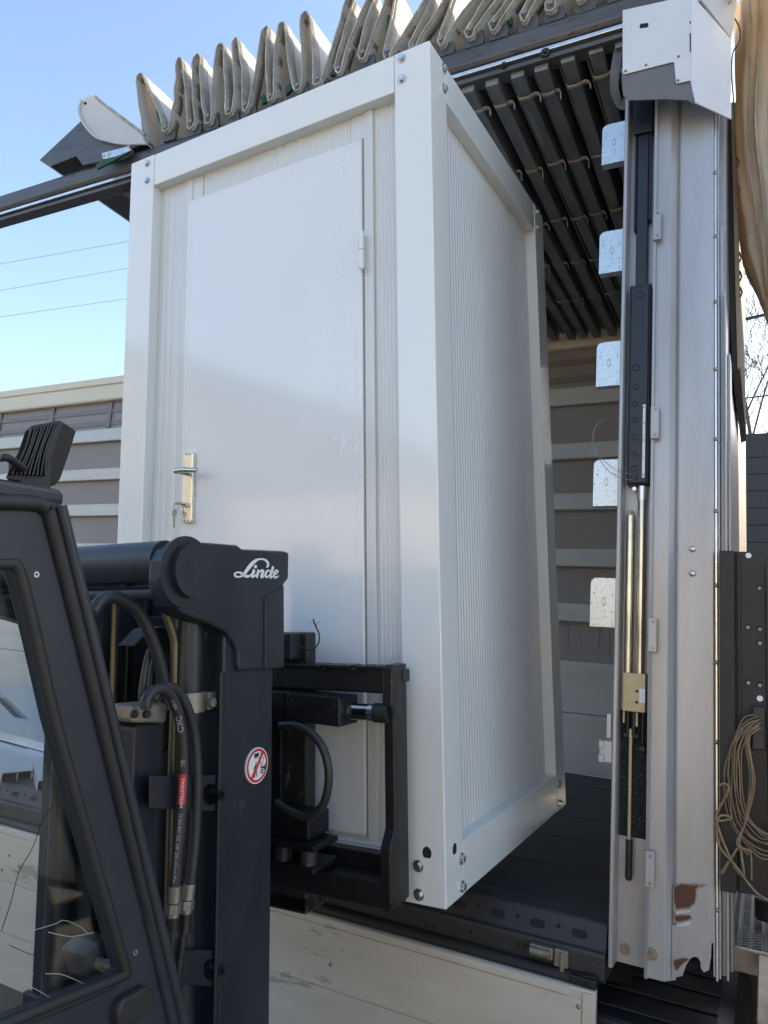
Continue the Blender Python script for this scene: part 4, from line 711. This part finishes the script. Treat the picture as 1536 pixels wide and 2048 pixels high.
# work light on the cab roof
lamp_c = C(82, 905, 0, XS - .03)
la = [C(u, v, 0, XS - .02) for u, v in ((12, 955), (52, 860), (62, 850), (124, 840), (127, 848), (100, 945), (88, 955), (72, 962))]
wl_ = F('work_light', MB().prism([C(u, v, 0, XS - .03) for u, v in ((10, 957), (35, 905), (50, 862), (62, 851), (120, 840), (126, 845), (108, 900), (93, 942), (82, 956), (50, 962))], (-.008, .03, -.006)), M_plastic, bevel=.004)
for k in range(5):
    t = k / 4; u0, v0, u1, v1 = 58 + 54 * t, 858 - 9 * t, 20 + 66 * t, 950 + 2 * t
    bow = 12 * (t - .35)
    F('cooling_fin', MB().ribbon(sm([C(a, b, 0, XS - .03) for a, b in ((u0, v0), (u0 * .62 + u1 * .38 - bow, v0 * .62 + v1 * .38), (u0 * .3 + u1 * .7 - bow * .9, v0 * .3 + v1 * .7), (u1, v1))], 5), [.0022] * 16, (1, -.15, 0), .007), M_blkpanel, wl_, 0)
    if k < 4: u0 += 7; u1 += 8; F('cooling_fin', MB().ribbon(sm([C(a, b, 0, XS - .03) for a, b in ((u0, v0), (u0 * .62 + u1 * .38 - bow, v0 * .62 + v1 * .38), (u0 * .3 + u1 * .7 - bow * .9, v0 * .3 + v1 * .7), (u1, v1))], 5), [.0022] * 16, (1, -.15, 0), .007), M_blkpanel, wl_, 0)
F('light_cable', MB().tube(sm([C(u, v, 0, x) for u, v, x in ((48, 938, XS - .028), (38, 930, XS - .01), (20, 918, XS - .0), (8, 915, XS - .0), (-10, 922, XS - .1), (-40, 960, XS - .1))]), .0055, 8), M_rub, wl_, 0)
F('light_foot', MB().box(-.16, -.13, lamp_c.y - .03, lamp_c.y + .02, .88, .95), M_plastic, wl_)

# ------------------------------------------------------------------ tractor unit side (right edge)
tk = thing('tractor_unit', 'tractor chassis with perforated catwalk, black cable panel and mudguard beside the corner pillar', 'truck', Matrix.Translation((1.3, 1.2, 0)))
YP = -.005; xl_, xm_, xr_ = W(1440, 1300, 1, YP).x, W(1470, 1300, 1, YP).x, W(1533, 1300, 1, YP).x; zb_ = W(1480, 1785, 1, YP).z
cp = mk('cable_panel', MB().box(xm_ + .0005, xr_, YP, YP + .012, zb_, W(1480, 1103, 1, YP).z), M_blkpanel, tk, bevel=.002)
mk('panel_fold', MB().box(xl_, xm_, YP - .02, YP + .010, zb_, W(1450, 1103, 1, YP).z).box(xm_ + .006, xm_ + .014, YP - .008, YP - .0005, zb_, W(1480, 1108, 1, YP).z), M_blkpanel, cp, bevel=.002)
mk('panel_foot', MB().box(xr_ + .001, xr_ + .05, YP - .01, YP + .2, 1.0, 2.2), M_blkpanel, cp)
for u, v, br_ in ((1497, 1111, 1), (1518, 1175, 0), (1495, 1253, 0), (1519, 1257, 0), (1519, 1285, 0), (1496, 1364, 0), (1519, 1369, 0), (1520, 1397, 2)):
    p = W(u, v, 1, YP); mk('panel_hole', MB().cyl((p.x, YP - .0012, p.z), (p.x, YP + .001, p.z), .0075, n=18), M_hole if br_ < 1 else M_decw, cp)
    if br_ == 0: mk('panel_bolt', MB().cyl((p.x + .001, YP - .002, p.z - .002), (p.x + .001, YP - .0008, p.z - .002), .0045, n=10), M_zincd, cp)
mk('cable_clip', MB().prism([W(u, v, 1, YP - .03) for u, v in ((1505, 1412), (1530, 1414), (1530, 1500), (1503, 1500))], (0, .028, 0)), M_blkp, cp, bevel=.003)
for k in range(14):                         # hanging bunch of thin brown cables
    o = k * 2.3; y = YP - .035 - .006 * (k % 3) - .003 * k
    path = [(1512 + o * .3, 1432 + o * .9), (1488 + o * .4, 1440 + o * 1.4), (1462 + o * 1.0, 1480 + o), (1448 + o * 1.5, 1540), (1450 + o * 1.7, 1600), (1462 + o * 2.0, 1650 - o * .5), (1490 + o * 2.2, 1690 - o * 1.2), (1530 + o * 2, 1715 - o * 3), (1600, 1700 - o * 4)] if k < 10 else \
           [(1512 + o * .3, 1440 + o * .5), (1480 + o * .6, 1480), (1474 + k * 3, 1560), (1480 + k, 1640), (1486 - k, 1690), (1478 + k * 2, 1705), (1500, 1760)][:6 + (k == 12)]
    mk('hanging_cable', MB().tube(sm([W(u, v, 1, y) for u, v in [(a + random.uniform(-4, 4), b + random.uniform(-5, 5)) for a, b in path]]), .0019, 7), M_cable, cp)
mk('hanging_cable', MB().tube(sm([W(u, v, 1, -.06) for u, v in ((1437, 1572), (1450, 1567), (1457, 1580), (1437, 1620), (1432, 1640), (1452, 1640), (1464, 1635), (1440, 1632), (1433, 1660), (1440, 1695), (1470, 1730), (1495, 1765), (1518, 1790), (1536, 1800))]), .0032, 8), M_cable, cp)
mk('hanging_cable', MB().tube(sm([W(u, v, 1, -.055) for u, v in ((1432, 1640), (1445, 1680), (1470, 1735), (1487, 1752), (1484, 1720), (1478, 1695), (1460, 1720), (1443, 1747))]), .0038, 8), M_cable, cp)
# perforated catwalk: real slots
ZD = 1.06; pf = MB(); x0, x1, y0, y1 = .50, 1.9, .50, 1.75; nx, ny = 40, 50
dx, dy = (x1 - x0) / nx, (y1 - y0) / ny
for i in range(nx):
    for j in range(ny):
        a, b = x0 + i * dx, y0 + j * dy; o = dy * .5 * (i % 2); hx0, hx1, hy0, hy1 = a + dx * .2, a + dx * .8, b + dy * .28 + o * .2, b + dy * .78 + o * .2
        z = ZD; zr = ZD + .006
        pf.add([(a, b, z), (a + dx, b, z), (a + dx, b + dy, z), (a, b + dy, z), (hx0, hy0, zr), (hx1, hy0, zr), (hx1, hy1, zr), (hx0, hy1, zr)], [(0, 1, 5, 4), (1, 2, 6, 5), (2, 3, 7, 6), (3, 0, 4, 7)])
cw_ = mk('catwalk_plate', pf, M_perf, tk, fix=False)
mk('catwalk_rim', MB().box(.57, 1.9, .478, .4995, 1.0, 1.068).box(.66, .70, .0, .478, 1.02, 1.064), M_perf, cw_, bevel=.003)
sp_ = MB()
for i in range(14):
    for j in range(4): a, b = .71 + i * .03, .06 + j * .1; sp_.box(a, a + .018, b, b + .03, 1.045, 1.05)
mk('side_step', MB().box(.70, 1.2, .02, .48, 1.03, 1.046), M_perf, tk, bevel=.004); mk('step_slot', sp_, M_hole, tk)
mgp = [(.30 + .2, 1.04), (.60, 1.04), (.63, 1.03), (.648, 1.0), (.655, .95), (.655, .6), (.2, .6), (.2, 1.04)]
mgd = mk('mudguard', MB().prism([(x, .06, z) for x, z in ((.16, .95), (.56, .95), (.60, .94), (.63, .91), (.638, .86), (.638, .45), (.16, .45))], (0, .75, 0)), M_plastic, tk, bevel=.02, seg=3)
for k in range(5): mk('mudguard_rib', MB().box(.2, .56, .12 + k * .13, .15 + k * .13, .951, .957), M_plastic, mgd, bevel=.002)
mk('frame_rail', MB().box(-.35, 3.2, .75, .83, .72, .99).box(-.35, 3.2, 1.65, 1.73, .72, .99), M_blk, tk)
for x in (.1, 3.0):
    for y, s in ((.42, -1), (2.06, 1)):
        wh = mk('wheel', MB().lathe((x, y, .5), (0, s, 0), [(-.17, .28), (-.18, .36), (-.17, .47), (-.12, .498), (.12, .498), (.17, .47), (.18, .36), (.17, .28)], 36), M_tyre, tk)
        mk('wheel_rim', MB().lathe((x, y, .5), (0, s, 0), [(.17, .28), (.05, .22), (.1, .1), (.1, 0)], 28), M_zincd, wh)
mk('axle', MB().cyl((.1, .42, .5), (.1, 2.06, .5), .07).cyl((3.0, .42, .5), (3.0, 2.06, .5), .07), M_blk, tk)
ch_ = mk('coiled_air_line', MB().tube([(.70 + .045 * math.cos(t), .72 + .03 * math.sin(t), 1.10 + t * .0016) for t in [i * .35 for i in range(110)]], .009, 7), M_rub, tk)
mk('truck_cab', MB().box(1.5, 3.5, .0, 2.48, 1.0, 3.95), M_tarpw, tk, bevel=.12, seg=4)  # cab is out of view, made tall to block sun from the work light

# ------------------------------------------------------------------ hanging tarpaulin bundle at the trailer's front corner
hb_ = []
cols = 60; rowsn = 40; mb = MB()
for j in range(rowsn):
    tt = j / (rowsn - 1); z = 4.25 - tt * (4.25 - 3.10)
    for i in range(cols):
        a = 2 * math.pi * i / cols; rx = .085 * (1 - .15 * tt) * (1 if tt < .86 else 1 - (tt - .86) / .14 * .72); ry = .20 * (1 if tt < .9 else 1 - (tt - .9) * 5)
        k = .86 + .24 * abs(math.sin(3.5 * a + 1.2 * tt)) ** .6 + .10 * abs(math.sin(7.5 * a - 2.5 * tt)) + .03 * math.sin(17 * a - 9 * tt) + .03 * math.sin(23 * tt + 3 * a)
        mb.v.append(Vector((.708 + .004 * tt + rx * k * math.cos(a) + .01 * math.sin(tt * 9), .36 + ry * k * math.sin(a), z + .02 * math.sin(3 * a))))
mb.f = [[j * cols + i, j * cols + (i + 1) % cols, (j + 1) * cols + (i + 1) % cols, (j + 1) * cols + i] for j in range(rowsn - 1) for i in range(cols)] + [[(rowsn - 1) * cols + i for i in range(cols)]]; mb.s = [True] * len(mb.f)
cbn = mk('front_curtain_bundle', mb, M_tarpb, tr)
for i0 in (40, 43, 47): mk('curtain_seam', MB().tube([mb.v[j * cols + i0] * 1.0 for j in range(3, rowsn - 2)], .0035, 6), M_hem, cbn)
wv = MB(); n1, n2 = 16, 8
for j in range(n2):
    for i in range(n1):
        s, t = i / (n1 - 1), j / (n2 - 1); wv.v.append(Vector((.60 + .5 * s, .06 + .05 * math.sin(s * 9 + t * 3) - .06 * t, 4.3 - .6 * t * (.55 + .45 * s) + .03 * math.sin(s * 13))))
wv.f = [[j * n1 + i, j * n1 + i + 1, (j + 1) * n1 + i + 1, (j + 1) * n1 + i] for j in range(n2 - 1) for i in range(n1 - 1)]; wv.s = [True] * len(wv.f)
dp = mk('roof_drape', wv, M_tarpw, tr, fix=False); dp.modifiers.new('thickness', 'SOLIDIFY').thickness = .004
mk('curtain_cord', MB().tube(sm([W(u, v, 1, .05) for u, v in ((1445, 5), (1455, 22), (1468, 35), (1480, 60), (1478, 85), (1466, 105), (1463, 140), (1466, 190), (1470, 240))]), .0022, 6), M_rust, cbn)
mk('cord_eyelet', MB().tube([W(1455 + 10 * math.cos(a), 18 + 16 * math.sin(a), 1, .04) for a in [i * math.pi / 8 for i in range(17)]], .004, 6), M_decw, cbn)
for v in (325, 380, 428, 472, 515, 553, 585): mk('curtain_hook', MB().tube([W(1474 + (v - 325) * .024, v - 10, 1, .16), W(1478 + (v - 325) * .024, v, 1, .15), W(1474 + (v - 325) * .024, v + 9, 1, .16)], .003, 6), M_rust, cbn)
bdp = [W(u, v, 1, .28) for u, v in ((1428, 200), (1470, 205), (1480, 735), (1465, 742), (1461, 650), (1452, 520), (1440, 470))]
dbd = mk('front_deflector_board', MB().prism(bdp, (0, .9, 0)), M_roofun, tr)
mk('deflector_edge', MB().prism([W(u, v, 1, .275) for u, v in ((1462, 205), (1471, 205), (1482, 735), (1475, 736))], (0, .02, 0)), M_tarpb, dbd)

# ------------------------------------------------------------------ galvanised trays lying on the trailer floor
def tray(label, quad, zt, h=.04):
    q = [W(u, v, 2, zt) for u, v in quad]; c = sum(q, Vector()) / 4
    t = thing('galvanised_tray', label, 'metal tray', Matrix.Translation((c.x, c.y, zt - h)))
    mk('tray_top', MB().prism(q, (0, 0, -.003)), M_galvt, t); dz = Vector((0, 0, -.0035))
    n_ = (q[1] - q[0]).normalized() * .005
    for a, b, nm in ((q[0], q[3], 'tray_side'), (q[1] - n_, q[2] - n_, 'tray_side'), ((q[0] + q[1]) / 2, (q[2] + q[3]) / 2, 'tray_rib')):
        mk(nm, MB().prism([a + dz, b + dz, b + n_ + dz, a + n_ + dz], (0, 0, -h + .0035)), M_galvt, t)
tray('flat galvanised tray with its open end at the floor rim, lowest of the pile', ((3, 1546), (66, 1540), (56, 1440), (-40, 1440)), 1.242)
tray('narrow galvanised tray slanting beside the lowest tray, open end at the floor rim', ((76, 1562), (112, 1556), (62, 1440), (40, 1440)), 1.246)
tray('long galvanised tray laid crosswise on top of the pile', ((-120, 1405), (-120, 1432), (135, 1498), (135, 1455)), 1.29)
tray('broad galvanised tray at the back of the pile beside the far wall boards', ((60, 1440), (130, 1462), (72, 1374), (-10, 1372)), 1.244)
tray('galvanised tray half hidden behind the crosswise tray', ((-60, 1428), (30, 1436), (-20, 1385), (-70, 1385)), 1.25)

# ------------------------------------------------------------------ overhead wires, far things
def wire(label, a, b, r, sag, grp):
    a, b = Vector(a), Vector(b); d = b - a
    P = [a + d * t + Vector((0, 0, -sag * 4 * t * (1 - t))) for t in [i / 20 for i in range(21)]]
    return tag(mk('overhead_wire', MB().tube(P, r, 6), M_wire), label, 'wire', grp)
def span(p, q, k0, k1): d = q - p; return p + d * k0, p + d * k1
for lab, (u0, v0), (u1, v1) in (('uppermost of three thin wires crossing the sky behind the trailer', (0, 528), (255, 483)), ('middle of three thin wires crossing the sky behind the trailer', (0, 581), (252, 537)), ('lowest of three thin wires crossing the sky behind the trailer', (0, 634), (250, 598))):
    a, b = span(W(u0, v0, 1, 24), W(u1, v1, 1, 30), -1.2, 4); wire(lab, a, b, .011, .0, 'wires over the yard')
a, b = span(W(1480, 641, 1, 12), W(1536, 628, 1, 12.3), -3, 12); wire('thick black cable below the beige tarpaulin bundle', a, b, .03, 0, None)
a, b = span(W(1462, 800, 1, 14), W(1536, 791, 1, 14.3), -3, 12); wire('thin black cable above the dark brown planked wall', a, b, .016, 0, None)
def bare_tree(label, x, y, h, seed, lean=0):
    r = random.Random(seed); t = thing('bare_tree', label, 'tree', Matrix.Translation((x, y, 0)), 'bare trees behind the trailer')
    trunk = MB(); crown = MB()
    def grow(p, d, L, rad, lev):
        n = 5; P = [p]; R = [rad]
        for i in range(n):
            d = (d + Vector((r.uniform(-.13, .13), r.uniform(-.13, .13), .03 + r.uniform(-.05, .08)))).normalized(); p = p + d * L / n; P.append(p); R.append(max(.005, rad * (1 - .65 * (i + 1) / n)))
        (trunk if lev == 0 else crown).tube(P, R, 6 if lev < 2 else 3, False)
        if lev < 4:
            k = (9, 6, 5, 4)[lev]
            for i in range(k):
                f = r.uniform(.25, 1) if lev else r.uniform(.22, 1); j = min(n - 1, int(f * n)); q = P[j].lerp(P[j + 1], f * n - j) if f < 1 else P[-1]
                ax = Vector((r.uniform(-1, 1), r.uniform(-1, 1), r.uniform(.1, .9))).normalized()
                grow(q, (d * .55 + ax * .8).normalized(), L * r.uniform(.35, .58), max(.006, R[j] * .5), lev + 1)
    grow(Vector((x, y, 0)), Vector((lean, 0, 1)).normalized(), h, .1, 0)
    mk('trunk', trunk, M_bark, t, fix=False); mk('crown', crown, M_bark, t, fix=False)
bare_tree('bare leafless tree leaning left beside the corner pillar', .3, 13, 6.6, 3, -.04)
bare_tree('taller bare leafless tree beside the dark planked wall', .8, 15, 7.6, 11, -.01)
bare_tree('bare leafless tree farthest behind the dark planked wall', 2.6, 21, 9.5, 23, 0)
# dark planked trailer further back
zt = W(1500, 866, 1, 9).z
dk = thing('dark_trailer', 'dark brown planked trailer standing behind the corner pillar under bare trees', 'trailer', Matrix.Translation((4, 9.6, 0)))
mk('frame', MB().box(-.55, 9, 9.03, 10.6, .9, zt), M_brown, dk, bevel=.01)
k = 0; z = zt - .12
while z > 1:
    mk('plank', MB().box(-.5, 9, 9.0, 9.028, z - .235, z), M_brown, dk, bevel=.004); z -= .24
for x in (.4, 1.6, 7.2, 8.2):
    for y in (9.25, 10.4):
        wh = mk('wheel', MB().lathe((x, y, .48), (0, -1, 0), [(-.13, .28), (-.14, .4), (-.1, .48), (.1, .48), (.14, .4), (.13, .28), (.1, .1), (.1, 0)], 28), M_tyre, dk)
    mk('axle', MB().cyl((x, 9.25, .48), (x, 10.4, .48), .05).box(x - .06, x + .06, 9.5, 10.2, .45, .9), M_blk, dk)

# ------------------------------------------------------------------ buildings across the yard (hall and annex seen mirrored in the cabin's gloss)
def windows(t, xs, z0, z1, w, y):
    for x in xs:
        f = mk('window', MB().box(x, x + w, y, y + .05, z0, z1), M_tarpw, t, bevel=.01); mk('pane', MB().box(x + .06, x + w - .06, y + .051, y + .056, z0 + .06, z1 - .06), M_bglass, f)
g1 = thing('gable_hall', 'grey brown gabled hall across the yard behind the forklift', 'building', Matrix.Translation((-18, -20, 0)))
mk('wall', MB().prism([(-28, -15, 0), (-28, -15, 4.2), (-19, -15, 8.6), (-10.5, -15, 4.0), (-10.5, -15, 0)], (0, -14, 0)), M_bwall2, g1)
mk('roof', MB().prism([(-28.4, -14.7, 4.05), (-19, -14.7, 8.65), (-10.1, -14.7, 3.85), (-10.1, -14.7, 4.05), (-19, -14.7, 8.9), (-28.4, -14.7, 4.25)], (0, -14.6, 0)), M_broof, g1)
mk('gate', MB().box(-21, -17, -14.99, -14.93, 0, 4), M_broof, g1, bevel=.01); windows(g1, (-26, -13.5), 1.6, 2.8, 1.4, -14.99)
g2 = thing('low_annex', 'low cream rendered annex with flat roof beside the gabled hall', 'building', Matrix.Translation((-7, -16, 0)))
mk('wall', MB().box(-10.4, -5.2, -17, -11, 0, 3.3), M_bwall, g2, bevel=.01); mk('roof', MB().box(-10.6, -5.0, -17.2, -10.8, 3.305, 3.5), M_broof, g2, bevel=.01)
mk('door', MB().box(-6.6, -5.6, -10.99, -10.95, 0, 2.1), M_broof, g2, bevel=.01); windows(g2, (-8.9,), 1.1, 2.2, 1.2, -10.99)
g3 = thing('bounce_shed', 'unseen cream rendered shed added for warm bounce, right of the annex across the yard', 'building', Matrix.Translation((-1.5, -17, 0)))  # unseen shed, added to bounce warm fill light onto the cabin side
mk('wall', MB().box(-3.2, 7.5, -19, -12, 0, 4.6), M_bwall, g3, bevel=.01); mk('roof', MB().box(-3.4, 7.7, -19.2, -11.8, 4.605, 4.8), M_broof, g3, bevel=.01); windows(g3, (-2.2, .6, 3.4), 1.4, 2.8, 1.3, -11.99)
